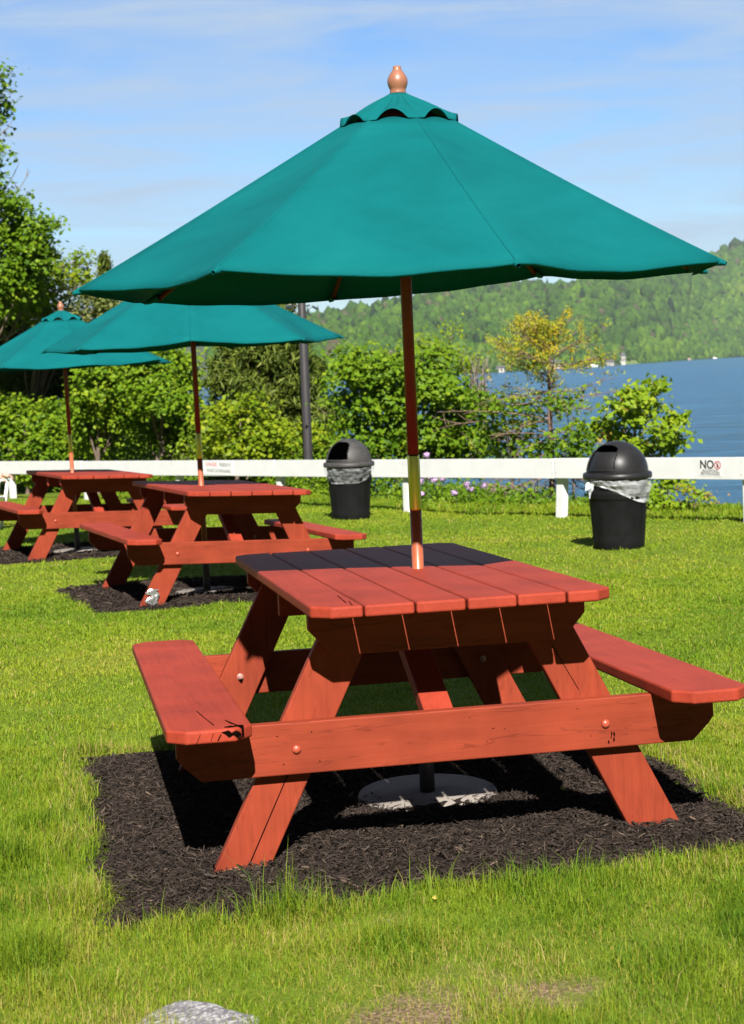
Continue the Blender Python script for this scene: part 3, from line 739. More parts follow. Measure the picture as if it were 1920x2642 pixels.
loose = leafy('birch_tree', 'loose feathery tree with thin pale branches left of the near umbrella tip', 'tree', 60, 33,
      [(120,735,80,50),(165,700,50,32),(212,668,24,10),(198,716,38,10),(215,735,30,9),(60,770,90,60),(130,800,70,40),(90,680,50,30)],
      .08, 'leaf_yellow', .9, 22, .05, G_T, bark='bark', tone_bias=-.12, twigs=3)
leafy('willow_tree', 'olive grey leaved tree behind the far umbrella top', 'tree', 290, 32,
      [(300,800,62,45),(235,775,48,40),(345,830,40,40),(270,850,70,40),(215,820,40,40)], .085, 'leaf_olive', .8, 24, .09, G_T, tone_bias=.05)
leafy('dark_tree', 'tree with shade-painted dark leaves behind the left shrubs under the far umbrella', 'tree', 60, 35,
      [(30,860,110,80),(140,900,90,70),(60,960,110,70),(160,990,90,60),(-40,980,90,80),(220,900,60,50),(20,790,80,60)], .09, 'leaf_shaded', 1.5, 26, .07, G_T)
leafy('shade_thicket', 'added thicket with shade-painted dark leaves behind the bright shrubs and the middle umbrella pole', 'tree', 330, 34,  # added backing whose dark leaves paint shaded gaps between the shrubs
      [(230,960,80,60),(330,940,80,60),(430,960,60,60),(250,1060,90,70),(360,1060,90,70),(460,1070,50,60),(300,1150,110,60),(430,1150,70,50),(160,1080,80,70),(60,1090,90,80)], .09, 'leaf_shaded', .9, 26, .10, G_T)
leafy('green_shrub', 'bright green leafy shrub at the left edge above the rail', 'shrub', 70, 31.5,
      [(35,1065,58,52),(110,1085,66,60),(25,1140,60,45),(120,1150,66,45),(-30,1090,50,70),(175,1130,40,55),(60,1210,90,40)], .095, 'leaf_maple', 1.0, 26, .05, G_T, tone_bias=.1)
leafy('sapling_tree', 'bright green sapling between the two far umbrella poles', 'tree', 250, 30,
      [(245,985,66,55),(300,960,62,55),(225,1060,55,55),(300,1050,70,60),(260,1120,80,55),(340,1010,50,50)], .095, 'leaf_maple', 1.0, 26, .06, G_T, tone_bias=.14)
leafy('bushy_tree', 'large fresh green bushy tree left of the middle umbrella pole', 'tree', 420, 29,
      [(380,970,70,55),(440,940,62,50),(478,960,34,60),(420,1030,80,55),(480,1060,38,60),(370,1090,60,50),(450,1120,60,50),(495,1140,35,45),(350,920,50,40)], .085, 'leaf_maple', 1.05, 26, .07, G_T, tone_bias=.08)
leafy('maple_shrub', 'yellow green maple shrub right of the middle umbrella pole', 'shrub', 610, 26.4,
      [(580,1075,48,38),(640,1060,40,34),(665,1105,48,40),(590,1130,62,42),(690,1135,42,38),(540,1120,34,44),(630,1165,80,34),(700,1175,50,30)], .085, 'leaf_yellow', 1.1, 26, .04, G_T)
leafy('lakeside_tree', 'small green tree just right of the dark lamp post', 'tree', 815, 30,
      [(812,955,24,30),(820,990,36,30),(800,1030,40,28),(840,1060,38,24),(815,1095,48,30),(770,1050,36,40)], .085, 'leaf_maple', 1.0, 26, .05, G_T, tone_bias=-.04)
leafy('low_shrub', 'light green low shrub at the lamp post foot', 'shrub', 790, 28,
      [(760,1130,44,38),(810,1140,44,34),(850,1150,36,40),(800,1180,66,34)], .085, 'leaf_yellow', 1.0, 26, .03, G_T, tone_bias=-.05)
leafy('broad_maple', 'broad rounded bright green maple behind the near umbrella pole', 'tree', 1050, 25.6,
      [(935,925,42,36),(905,965,34,26),(965,965,58,42),(1010,950,44,42),(1110,945,56,52),(1140,1000,64,44),(945,1010,66,34),(890,1035,44,26),(1005,1035,80,44),(1160,1055,76,44),(1190,1105,74,52),(1005,1100,86,46),(900,1095,54,34),(1105,1125,90,44),(1225,1040,36,40),(1060,1000,70,50),(950,1160,80,36),(1150,1175,90,36),(1225,1150,50,44)],
      .085, 'leaf_maple', 1.15, 26, .08, G_T, tone_bias=-.04)
leafy('feathery_tree', 'pale feathery young tree rising behind the broad maple', 'tree', 1130, 29,
      [(1080,880,26,34),(1160,885,26,44),(1190,930,24,34),(1010,905,24,22),(1120,905,26,34),(1175,980,28,30),(1215,960,24,40)], .06, 'leaf_yellow', .8, 18, .035, G_T, bark='bark_grey', twigs=1)
leafy('underbrush', 'mixed green underbrush left of the thin larch trunk', 'shrub', 1320, 23.8,
      [(1300,1045,36,32),(1355,1060,36,30),(1270,1085,40,36),(1345,1115,54,40),(1285,1135,48,40),(1385,1150,36,36),(1330,1175,60,26)], .075, 'leaf_maple', .40, 22, .025, G_T, tone_bias=.02, twigs=3)
leafy('sparse_shrub', 'sparse shrub between the larch trunk and the near black bin', 'shrub', 1480, 22.5,
      [(1458,1040,28,18),(1475,1110,30,34),(1505,1145,26,26),(1455,1150,28,26),(1490,1180,40,20)], .075, 'leaf_maple', .45, 20, .02, G_T, twigs=2)
leafy('young_maple', 'young yellow green maple above the near black bin, against the lake', 'tree', 1625, 21,
      [(1636,1020,22,12),(1690,1000,18,8),(1600,1046,30,15),(1668,1050,20,17),(1556,1098,18,10),(1640,1086,28,14),(1592,1122,24,13),(1706,1112,22,18),(1738,1140,18,11),(1742,1080,8,10),(1690,1158,30,13),(1640,1150,26,16),(1620,1070,16,10)],
      .080, 'leaf_rust', .62, 20, .026, G_T, spread=.10, twigs=2)
leafy('bank_shrub', 'small leafy shrub below the rail right of the near bin', 'shrub', 1710, 19.6,
      [(1700,1262,30,22),(1745,1240,22,11),(1690,1300,34,18),(1735,1310,40,14),(1665,1300,20,24)], .07, 'leaf_rust', 1.0, 20, .015, G_T, spread=.09, tone_bias=-.02)
leafy('wispy_shrub', 'wispy reddish twig tip below the NO sign rail', 'shrub', 1790, 19.2,
      [(1790,1270,28,8),(1815,1285,18,6),(1770,1262,16,6)], .045, 'leaf_rust', .7, 10, .008, G_T, spread=.06, tone_bias=.2)

# bare twigs in the sky at the left edge belong to the tall tree
def add_twigs(root, lines, Y, r=.012, name='bare_twig', mat='bark_grey'):
    g = Geo(); o = np.array(root.location)
    for ln in lines:
        P = np.array([W(x, y, Y)-o for x, y in ln]); g.tube(P, np.linspace(r, r*.35, len(P)), 5)
    return g.build(name, M[mat], root)
tallt = bpy.data.objects['maple_tree']
add_twigs(tallt, [[(-6,512),(14,484),(30,462),(44,432),(50,418)],[(20,526),(46,492),(68,458),(78,440)],[(46,492),(36,470),(12,452)],[(68,458),(72,432)],[(-5,350),(20,330),(34,308)]], 31)
add_twigs(loose, [[(-5,780),(40,782),(95,776)],[(95,762),(150,748),(200,742)],[(20,782),(62,800),(95,828)],[(-5,880),(40,858),(52,846)],[(40,730),(90,705),(120,690)],[(150,690),(185,678),(195,672)]], 32, .02)

# ---------------------------------------------------------------- conifers
def conifer(name, label, px, Y, ytop, ybase, halfw, mat, group, n_whorl=26, droop=.35, spray=.17, dens=1.0, bark='bark', tone=.45):
    root = empty(name); b = W(px, 1250, Y); bz = float(gz(b[0], Y)); root.location = (b[0], Y, bz); org = np.array([b[0], Y, bz])
    top = W(px, ytop, Y)-org; low = W(px, ybase, Y)-org; hw = halfw*Y/FPX
    g = Geo(); g.tube([np.array([0,0,-.2]), top*.5, top], [.13,.08,.015], 8)
    PP, NN, TT, SZ = [], [], [], []
    for w in range(n_whorl):
        f = (w+rng.uniform(0,.6))/n_whorl; z = top[2]+(max(low[2],.3)-top[2])*f
        L = hw*(.10+.95*f**.75)*rng.uniform(.75,1.15); nb = 5+int(f*4)
        a0 = rng.uniform(0, 2*PI)
        for k in range(nb):
            a = a0+2*PI*k/nb+rng.normal(0,.2); l = L*rng.uniform(.7,1.1)
            d = np.array([math.cos(a), math.sin(a), 0])
            st = np.array([top[0]*z/top[2], 0, z]); en = st+d*l+np.array([0,0,-droop*l*rng.uniform(.5,1.3)+.12*l])
            pl = bez(st, en, .10, 6, .03); g.tube(pl, np.linspace(.022, .005, 6), 4)
            m = int(16*dens*l/.5)+6; t = rng.uniform(.15, 1.0, m)**.8
            pos = np.stack([np.interp(t, np.linspace(0,1,6), pl[:,i]) for i in range(3)], 1)
            sd = np.array([-d[1], d[0], 0]); wdt = .35*l*(1-t*.6)
            pos += sd*(rng.uniform(-1,1,m)*wdt)[:,None]; 
            q = np.repeat(pos, 6, 0)+rng.normal(0,.055,(m*6,3))+np.array([0,0,-1])*np.abs(rng.normal(0,.10,(m*6,1)))
            PP.append(q); TT.append(np.repeat(tone+rng.normal(0,.17,m),6)+rng.normal(0,.1,m*6))
    P = np.concatenate(PP); n = len(P)
    nr = rng.normal(0,.6,(n,3))+np.array([0,-.5,.25])
    v, t, a = leaf_cloud(P, spray, np.concatenate(TT), nr, .22, droop=1.3)
    g.build('trunk', M[bark], root); np_mesh('crown', v, t, {'tone': a}, M[mat], root)
    tag(root, label, 'tree', group); return root
conifer('hemlock_tree', 'dark drooping hemlock left of the lamp post', 680, 29, 640, 1190, 225, 'needle_dark', G_T, 34, .5, .16, 1.2, tone=.56)
conifer('spruce_tree', 'thin spruce spire showing over the near umbrella left tip', 268, 38, 655, 900, 26, 'needle_dark', G_T, 20, .0, .14, .8, tone=.6)

# larch with golden tufts
def larch():
    Y = 23.6; root = empty('larch_tree'); b = W(1424, 1290, Y); bz = float(gz(b[0], Y)); root.location = (b[0], Y, bz); org = np.array([b[0], Y, bz])
    w = lambda x, y, dy=0: W(x, y, Y+dy)-org
    g = Geo(); tr = np.array([w(1428,1330), w(1424,1230), w(1421,1120), w(1418,1010), w(1415,900), w(1411,832)])
    tr[0][2] = min(tr[0][2], -.2)
    g.tube(tr, [.048,.043,.036,.027,.017,.006], 9)
    PP, TT = [], []
    zs = tr[:,2]
    for k in range(105):
        py = rng.uniform(848, 1230); f = (py-832)/400
        z = np.interp(py, [832,900,1010,1120,1230,1330], zs[::-1]); xb = np.interp(py, [832,900,1010,1120,1230,1330], tr[::-1,0])
        l = (.30+.95*min(1,f*3.4))*rng.uniform(.45,1.2)
        if f > .62: l *= 1.25
        a = rng.uniform(0, 2*PI); d = np.array([math.cos(a), .7*math.sin(a), 0])
        rise = .45-.75*f+rng.normal(0,.12)
        st = np.array([xb, 0, z]); en = st+d*l+np.array([0,0,rise*l])
        pl = bez(st, en, -.06 if f < .5 else .06, 6, .05); g.tube(pl, np.linspace(.011,.003,6), 4)
        for q in range(4):
            t0 = rng.uniform(.3,.95); p = np.array([np.interp(t0, np.linspace(0,1,6), pl[:,i]) for i in range(3)])
            e = p+(d*rng.uniform(.1,.3)+rng.normal(0,.12,3))*l*.8; g.tube([p,(p+e)/2+rng.normal(0,.01,3),e],[.005,.004,.002],4)
            amt = .46 if f < .42 else (.24 if f < .62 else .10)
            m = int(5*amt)+(rng.random() < amt)
            if m > 0:
                pos = p+(e-p)*rng.uniform(-.6,1.1,(m,1))+rng.normal(0,.05,(m,3))
                PP.append(np.repeat(pos, 10, 0)+rng.normal(0,.033,(m*10,3))); TT.append(np.full(m*10, .60-.55*f+rng.normal(0,.13))+rng.normal(0,.14,m*10))
    P = np.concatenate(PP); v, t, a = leaf_cloud(P, .062, np.concatenate(TT), None, .24)
    g.build('trunk', M['bark_tam'], root); np_mesh('crown', v, t, {'tone': a}, M['needle_gold'], root)
    tag(root, 'thin larch with golden needle tufts, left of the near bin', 'tree', G_T)
larch()

# dead brush behind the rail
def brush(px, py, Y, n, wpx, hpx, label):
    root_p = W(px, py+hpx, Y); g = Geo(); o = np.array([root_p[0], Y, float(gz(root_p[0], Y))])
    for k in range(n):
        a = W(px+rng.uniform(-.5,.5)*wpx, py+hpx*rng.uniform(.6,1), Y+rng.uniform(-.4,.4))-o
        e = W(px+rng.uniform(-1,1)*wpx, py+rng.uniform(-1,.6)*hpx, Y+rng.uniform(-.6,.6))-o
        g.tube(bez(a, e, .1, 6, .12), np.linspace(.012,.003,6), 4)
    ob = g.build('dead_brush', M['bark_grey'], None); ob.location = o; tag(ob, label, 'brush')
brush(1235, 975, 28.5, 50, 42, 80, 'bare grey twigs beside the broad maple against the lake')
brush(1370, 1270, 22.6, 60, 70, 40, 'tangled dry twigs under the rail beside the larch trunk')

# undergrowth along the bank under the rail
def undergrowth():
    n = 4200; x = rng.uniform(-8.5, 4.3, n); x[2300:] = rng.uniform(-8.5, -.4, n-2300); s = rng.uniform(1.4, 4.6, n)
    y = 21.8-1.25*x+1.6*s
    hmax = np.interp(x, [-8,-3,0,1.2,2.2,3.0,4.3], [1.25,1.2,.85,.5,.32,.12,.06])*rng.uniform(.3,1.1,n)*np.interp(s,[1.4,2.2,4.6],[.5,.95,1.3])
    per = 14; P = np.repeat(np.stack([x, y, gz(x,y)],1), per, 0); u = rng.uniform(0,1,n*per)
    P[:,2] += u*np.repeat(hmax,per); P[:,:2] += rng.normal(0,.12,(n*per,2))
    tn = .42+np.repeat(rng.normal(0,.18,n),per)+rng.normal(0,.14,n*per)
    v, t, a = leaf_cloud(P, .075, tn, rng.normal(0,.55,(n*per,3))+np.array([0,-.4,.75]), .6)
    tag(np_mesh('undergrowth', v, t, {'tone': a}, M['leaf_maple']), 'leafy green undergrowth along the bank below the rail', 'undergrowth', kind='stuff')
undergrowth()

# ---------------------------------------------------------------- fence
fence = empty('rail_fence', (0, 21.8, float(gz(0, 21.8)))); FO = np.array(fence.location)
tag(fence, 'white painted single rail fence along the lake bank', 'fence')
dirv = np.array([1,-1.25,0])/1.6008; nrm = np.array([-1.25,-1,0])/1.6008   # along, towards camera
def fx(x): return np.array([x, 21.8-1.25*x, 0])
post_x = [-8.32,-6.60,-4.85,-3.02,-1.335,.43,2.157,3.87,5.6]
def board(bm, p, q, z0, z1, h, th):
    d = (q-p); d[2] = 0; d /= np.linalg.norm(d); nn = np.array([d[1], -d[0], 0]); nn = nn if nn @ nrm > 0 else -nn
    vs = []
    for P_, zt in ((p, z0), (q, z1)):
        for a in (0, th):
            for zz in (zt-h, zt): vs.append(bm.verts.new(P_+nn*a+np.array([0,0,zz])))
    for f in ((0,1,3,2),(4,6,7,5),(0,4,5,1),(2,3,7,6),(1,5,7,3),(0,2,6,4)): bm.faces.new([vs[i] for i in f])
rz = lambda x: .240+.037*x
for i in range(0, len(post_x)-1, 2):
    xa, xb = post_x[i], post_x[min(i+2, len(post_x)-1)]
    if xa == xb: continue
    bm = bmesh.new(); j = random.uniform(-.008,.008)
    board(bm, fx(xa)+dirv*.006-FO, fx(xb)-dirv*.006-FO, rz(xa)-FO[2]*0+j-FO[2]*0, rz(xb)+j, .233, .04)
    bmesh.ops.translate(bm, verts=bm.verts[:], vec=(0,0,0))
    for v in bm.verts: v.co.z = v.co.z
    bmesh.ops.recalc_face_normals(bm, faces=bm.faces[:]); bmesh.ops.bevel(bm, geom=bm.edges[:], offset=.004, segments=2, affect='EDGES')
    for xp in post_x[i:i+3]:
        for k, (du, dz) in enumerate(((-.03,-.05),(.03,-.06),(-.028,-.18),(.032,-.17))):
            if (xp == xa and du < 0) or (xp == xb and du > 0): continue
            c = fx(xp)+dirv*du-FO+nrm*.0402; zc = rz(xp)+dz
            ring_ = [bm.verts.new(c+dirv*.006*math.cos(q*PI/3)+np.array([0,0,zc+.006*math.sin(q*PI/3)])+nrm*.0008) for q in range(6)]
            f_ = bm.faces.new(ring_); f_.material_index = 1
    from_bm('rail', bm, [M['white'], M['steel']], fence)
for i, x in enumerate(post_x):
    p = fx(x)-nrm*.062-FO; zb = float(gz(fx(x)[0], fx(x)[1]))
    bm = bmesh.new(); box(bm, -.056,.056,-.05,.05, zb-.12-FO[2], rz(x)-.012-FO[2], .012, 0, 3)
    for v in bm.verts: v.co.x += (v.co.z-(zb-FO[2]))*random.uniform(-.0,.0)
    o = from_bm('post', bm, M['white'], fence); o.location = (p[0], p[1], 0)
    o.rotation_euler = (random.uniform(-.015,.015), [0,.0,0,.03,.0,.0,.065,.0,0][i]*1.0, math.atan2(dirv[1], dirv[0]))
# signs on the rail
def text(name, s, size, mat, parent, loc, align='CENTER', sx=1.0):
    c = bpy.data.curves.new(name, 'FONT'); c.body = s; c.size = size; c.align_x = align; c.align_y = 'CENTER'; c.extrude = .0006
    c.space_character = 1.0
    o = bpy.data.objects.new(name, c); col.objects.link(o); c.materials.append(M[mat]); o.parent = parent; o.location = loc; o.scale = (sx,1,1); TEXTS.append(o); return o
TEXTS = []
def sign_root(name, x, zc, label):
    r = empty(name); p = fx(x)+nrm*.0405
    r.location = (p[0], p[1], rz(x)+zc)
    X = Vector(dirv); Zn = Vector(nrm); Yv = Zn.cross(X)
    r.rotation_euler = Matrix((X, Yv, Zn)).transposed().to_euler()
    tag(r, label, 'sign'); return r
s1 = sign_root('warning_sign', -2.24, -.112, 'white sign with red DANGER and poison ivy warning on the rail')
bm = bmesh.new(); box(bm, -.40,.42,-.105,.105, 0,.004,.001); from_bm('sign_board', bm, M['sign_white'], s1)
text('lettering', 'DANGER', .088, 'ink_red', s1, (-.17,.045,.0045), sx=.86)
text('lettering', 'POISON IVY', .080, 'ink', s1, (.20,.045,.0045), sx=.72)
text('lettering', 'DO NOT GO OVER RAILING', .076, 'ink', s1, (.02,-.048,.0045), sx=.66)
s2 = sign_root('alcohol_sign', 3.60, -.112, 'small NO ALCOHOLIC BEVERAGES notice on the rail at the right')
bm = bmesh.new(); box(bm, -.16,.16,-.085,.085, 0,.002,.0006); from_bm('sign_board', bm, M['white'], s2)
t_ = text('lettering', 'NO', .125, 'ink', s2, (-.045,.034,.0026), sx=.95); t_.data.offset = .003
text('lettering', 'ALCOHOLIC', .036, 'ink', s2, (.0,-.026,.0026), sx=1.05)
text('lettering', 'BEVERAGES', .048, 'ink', s2, (.0,-.058,.0026), sx=1.02)
bm = bmesh.new()
def ring(bm, cx_, cy_, r0, r1, z0, z1, n=28):
    a = [[bm.verts.new((cx_+r*math.cos(2*PI*i/n), cy_+r*math.sin(2*PI*i/n), z)) for i in range(n)] for r, z in ((r0,z0),(r0,z1),(r1,z1),(r1,z0))]
    for j in range(3):
        for i in range(n): bm.faces.new((a[j][i], a[j][(i+1)%n], a[j+1][(i+1)%n], a[j+1][i]))
ring(bm, .098,.034,.036,.045,.002,.0034)
prism(bm, [(.072,.056),(.078,.062),(.124,.012),(.118,.006)], 'z', .002, .0036, 0)
from_bm('prohibition_ring', bm, M['ink_red'], s2)
bm = bmesh.new(); prism(bm, [(.088,.008),(.108,.008),(.110,.036),(.102,.046),(.102,.062),(.094,.062),(.094,.046),(.086,.036)], 'z', .002, .0030, 0)
from_bm('bottle_symbol', bm, M['ink'], s2)

s2_t = t_
bpy.context.view_layer.update(); dg = bpy.context.evaluated_depsgraph_get()
for o in TEXTS:
    me = bpy.data.meshes.new_from_object(o.evaluated_get(dg)); mt = o.data.materials[0]; me.materials.clear(); me.materials.append(mt)
    q = bpy.data.objects.new('lettering', me); col.objects.link(q); q.parent = o.parent; q.location = o.location; q.scale = o.scale
    bpy.data.objects.remove(o)
# ---------------------------------------------------------------- lamp post with floodlights
lp = empty('lamp_post', (-.97, 25.94, float(gz(-.97,25.94)))); LZ = lp.location.z
tag(lp, 'tall dark post with two small floodlights behind the rail', 'lamp post')
bm = bmesh.new(); lathe(bm, [(.078,-.2),(.076,.05),(.058,4.3),(.05,4.32)], 24); from_bm('pole', bm, M['lamp_post'], lp)
zf = W(780, 790, 25.94)[2]-LZ
for s, ang in ((-1, 8), (1, -38)):
    g = Geo(); g.tube([np.array([s*.05,-.02,zf]), np.array([s*.13,-.03,zf+.01])], [.012,.012], 8); g.tube([np.array([s*.06,-.02,zf-.12]), np.array([s*.15,-.03,zf-.02])], [.005,.005], 6)
    arm = g.build('arm', M['lamp_post'], lp)
    bm = bmesh.new(); box(bm, -.055,.055,-.05,.05,-.034,.034,.008); 
    fl = from_bm('floodlight', bm, M['lamp_post'], lp); fl.location = (s*.20,-.04,zf-.005 if s < 0 else zf-.03); fl.rotation_euler = (0, rad(-ang if s < 0 else 32), 0)
    if s > 0: fl.scale = (.8,1,.5)
    bm = bmesh.new(); box(bm, -.045,.045,-.056,-.0505,-.026,.026,.001); from_bm('lens', bm, M['glass_far'], fl)

# ---------------------------------------------------------------- litter bins
def make_bin(x, y, win, halfw, lidmat, flap, label, tie, rzb=0):
    root = empty('litter_bin', (x, y, float(gz(x,y)))); tag(root, label, 'litter bin', 'black domed litter bins')
    n = 64; rows = []
    zz = np.concatenate([[0.0,.02],np.linspace(.06,.44,14),[.45,.462,.475,.50,.52,.535,.55,.60,.645,.66]])
    V = []
    for z in zz:
        r = .228+.047*z/.66
        if z < .02: r -= .008
        if .462 <= z <= .52: r += .010
        for i in range(n):
            a = 2*PI*i/n; rr = r
            fl_ = (a/(2*PI)*8) % 1
            if .10 < z < .43 and .22 < fl_ < .78: rr -= .006
            V.append((rr*math.cos(a), rr*math.sin(a), z))
    F = [(j*n+i, j*n+(i+1)%n, (j+1)*n+(i+1)%n, (j+1)*n+i) for j in range(len(zz)-1) for i in range(n)]
    np_mesh('body', np.array(V), np.array(F), None, M['black_plastic'], root, True)
    # rim ring of the lid and a dome with a framed opening
    bm = bmesh.new(); lathe(bm, [(.278,.640),(.308,.640),(.312,.655),(.310,.685),(.296,.694),(.278,.696)], 64, cap=False); lid = from_bm('lid_rim', bm, M[lidmat], root)
    lat, lon = 48, 144; R = .279; Hd = .285; z0 = .69
    def P(el, az, rr=1.0): return (R*rr*math.cos(el)*math.sin(az), -R*rr*math.cos(el)*math.cos(az), z0+Hd*rr*math.sin(el))
    def inside(el, az):
        da = (az-win+PI) % (2*PI)-PI
        hw = halfw*(1.0+.55*max(0,el-.45))
        top = 1.12-.22*(abs(da)/hw)**4
        return abs(da) < hw and .14 < el < top
    bm = bmesh.new(); vs = [[bm.verts.new(P(PI/2*j/lat*.995, 2*PI*i/lon)) for i in range(lon)] for j in range(lat+1)]
    for j in range(lat):
        for i in range(lon):
            if inside(PI/2*(j+.5)/lat, 2*PI*(i+.5)/lon): continue
            f = bm.faces.new((vs[j][i], vs[j][(i+1)%lon], vs[j+1][(i+1)%lon], vs[j+1][i])); f.smooth = True
    bm.faces.new([vs[lat][i] for i in range(lon)])
    bmesh.ops.delete(bm, geom=[v for v in bm.verts if not v.link_faces], context='VERTS')
    dome = from_bm('dome', bm, M[lidmat], root)
    m = dome.modifiers.new('wall', 'SOLIDIFY'); m.thickness = .009; m.offset = -1
    # a small sill under the opening
    bm = bmesh.new(); pr = []
    for k in range(13):
        az = win-halfw+2*halfw*k/12
        pr.append([bm.verts.new(P(.10,az,1.0)), bm.verts.new(P(.10,az,1.035)), bm.verts.new(P(.145,az,1.03)), bm.verts.new(P(.15,az,.98))])
    for k in range(12):
        for q in range(3): bm.faces.new((pr[k][q], pr[k+1][q], pr[k+1][q+1], pr[k][q+1]))
    from_bm('sill', bm, M[lidmat], dome)
    if flap:
        bm = bmesh.new(); g_ = []
        for j in range(13):
            el = .10+(.80-.10)*j/12; hw = halfw*(1.0+.55*max(0,el-.45))*1.08
            g_.append([bm.verts.new(P(el, win-hw+2*hw*k/16, .945)) for k in range(17)])
        for j in range(12):
            for k in range(16):
                f = bm.faces.new((g_[j][k], g_[j][k+1], g_[j+1][k+1], g_[j+1][k])); f.smooth = True
        from_bm('flap', bm, M[lidmat], root)
    # clear liner hanging out below the rim
    nn, kk = 120, 12; V = []; A = []
    for j in range(kk+1):
        t = j/kk
        for i in range(nn):
            az = 2*PI*i/nn
            if tie: low = .475+.115*sstep(-.2, 1.9, ((win-.1)-az+PI) % (2*PI)-PI+1.6) if False else .0
            else: low = 0
            if tie:   # knotted on the left, hanging lowest on the right
                dl = abs((az-(win-.20)+PI) % (2*PI)-PI); lo = .585-.165*sstep(.15, 2.0, dl)
            else:
                dl = abs((az-0+.25+PI) % (2*PI)-PI); lo = .445+.13*sstep(.5, 2.0, dl)
            z = .648+(lo-.648)*t; rb = .228+.047*z/.66
            r = rb+.014+.016*math.sin(PI*min(1,t*1.2))+.006*math.sin(9*az+7*t)+.004*math.sin(23*az-9*t)+.004*math.sin(5*az+17*t)
            if tie: r -= .012*math.exp(-(dl/.25)**2)*t
            V.append((r*math.sin(az), -r*math.cos(az), z)); A.append(.46 if (tie and t > .84) else (.20 if tie else (.20 if t > .93 else .02)))
    F = [(j*nn+i, j*nn+(i+1)%nn, (j+1)*nn+(i+1)%nn, (j+1)*nn+i) for j in range(kk) for i in range(nn)]
    bag = np_mesh('bin_liner', np.array(V), np.array(F), {'tone': A}, M['bag'], root, True)
    if tie:
        az = win-.20; d = np.array([math.sin(az), -math.cos(az), 0]); o = d*.285+np.array([0,0,.585])
        side = np.array([-math.cos(az), -math.sin(az), 0])
        VV, FF, k0 = [], [], 0
        for (dx, dz, L, wd) in ((.6,-.30,.12,.034),(.25,-.85,.13,.032)):
            for j in range(9):
                t = j/8; c = o+d*L*dx*t*1.0+np.array([0,0,dz*L*t*t**.3])+np.array([0,0,.02*math.sin(PI*t)]); w_ = wd*(.35+1.2*math.sin(PI*min(t*.75+.12,1)))*(1-.75*t**4)*.7
                for k in (-1,-.3,.3,1): VV.append(c+np.array([0,1,0])*0+side*0+np.array([-.3*k*w_, k*w_*.9, k*w_*.7])+d*.006*math.sin(7*t+3*k))
            for j in range(8):
                for k in range(3): FF.append((k0+j*4+k, k0+j*4+k+1, k0+(j+1)*4+k+1, k0+(j+1)*4+k))
            k0 += 36
        np_mesh('knot_tail', np.array(VV), np.array(FF), {'tone': [.6]*len(VV)}, M['bag'], bag, True)
        bm = bmesh.new(); bmesh.ops.create_icosphere(bm, subdivisions=2, radius=.022)
        for v in bm.verts: v.co = v.co*(1+.25*math.sin(v.co.x*170)*math.sin(v.co.z*150))
        bmesh.ops.translate(bm, verts=bm.verts[:], vec=o); kn = from_bm('knot', bm, M['bag'], bag, True)
        at = kn.data.attributes.new('tone','FLOAT','POINT'); at.data.foreach_set('value',[.8]*len(kn.data.vertices))
    return root
make_bin(2.233, 14.888, rad(-50), rad(36), 'black_lid', True, 'nearer black bin with closed dome flap and knotted white liner', True)
make_bin(-.258, 20.0, rad(-37), rad(35), 'grey_lid', False, 'farther black bin with open grey dome and clear liner, beside lamp post', False)

# ---------------------------------------------------------------- small things on and beyond the lawn
# rock
bm = bmesh.new(); bmesh.ops.create_icosphere(bm, subdivisions=5, radius=1)
for v in bm.verts:
    p = np.array(v.co); a = 1+.16*math.sin(3.1*p[0]+1.2)*math.sin(2.7*p[1]+.4)+.06*math.sin(7*p[0]-2)*math.sin(6*p[2]+1)+.02*math.sin(17*p[0]+3*p[1])*math.sin(15*p[2]+p[1]*9)
    q = p*a; q[2] = min(q[2], .80+.07*q[0]+.03*math.sin(5*q[0])+.02*math.sin(9*q[1]+4*q[0])); v.co = q
rk = from_bm('rock', bm, M['rock'], None, True); rk.scale = (.205,.14,.088); rk.location = (-.462, 3.46, float(gz(-.462,3.46))-.060); rk.rotation_euler = (0, rad(-4), rad(20))
tag(rk, 'grey lichen spotted rock in the grass at the bottom edge', 'rock')
# stump
def stump():
    x, y = 1.74, 23.1; c = W(1282, 1275, y); V = []; n = 40; k = 9
    for j in range(k+1):
        t = j/k
        for i in range(n):
            a = 2*PI*i/n; r = .15+.03*math.sin(3*a+1)+.018*math.sin(7*a+2+t)+.008*math.sin(19*a)
            V.append(((t-.5)*.42, r*math.cos(a)*(1-.1*t), r*math.sin(a)*(1.05-.18*t)))
    V = np.array(V); F = [(j*n+i, j*n+(i+1)%n, (j+1)*n+(i+1)%n, (j+1)*n+i) for j in range(k) for i in range(n)]
    V = np.concatenate([V, [[-.20,0,0],[.19,0,0]]])
    T_ = np.array(F); 
    e0 = np.array([(len(V)-2, (i+1)%n, i, i) for i in range(n)]); e1_ = np.array([(len(V)-1, k*n+i, k*n+(i+1)%n, k*n+(i+1)%n) for i in range(n)])
    tri = np.concatenate([T_[:,:3], T_[:,[0,2,3]], e0[:,:3], e1_[:,:3]])
    o = np_mesh('tree_stump', V, tri, None, M['bark'], None, False); o.location = (c[0], y, float(gz(c[0],y))+.14); o.rotation_euler = (0, rad(6), rad(-12))
    tag(o, 'weathered brown log stump in the grass behind the rail', 'stump')
stump()
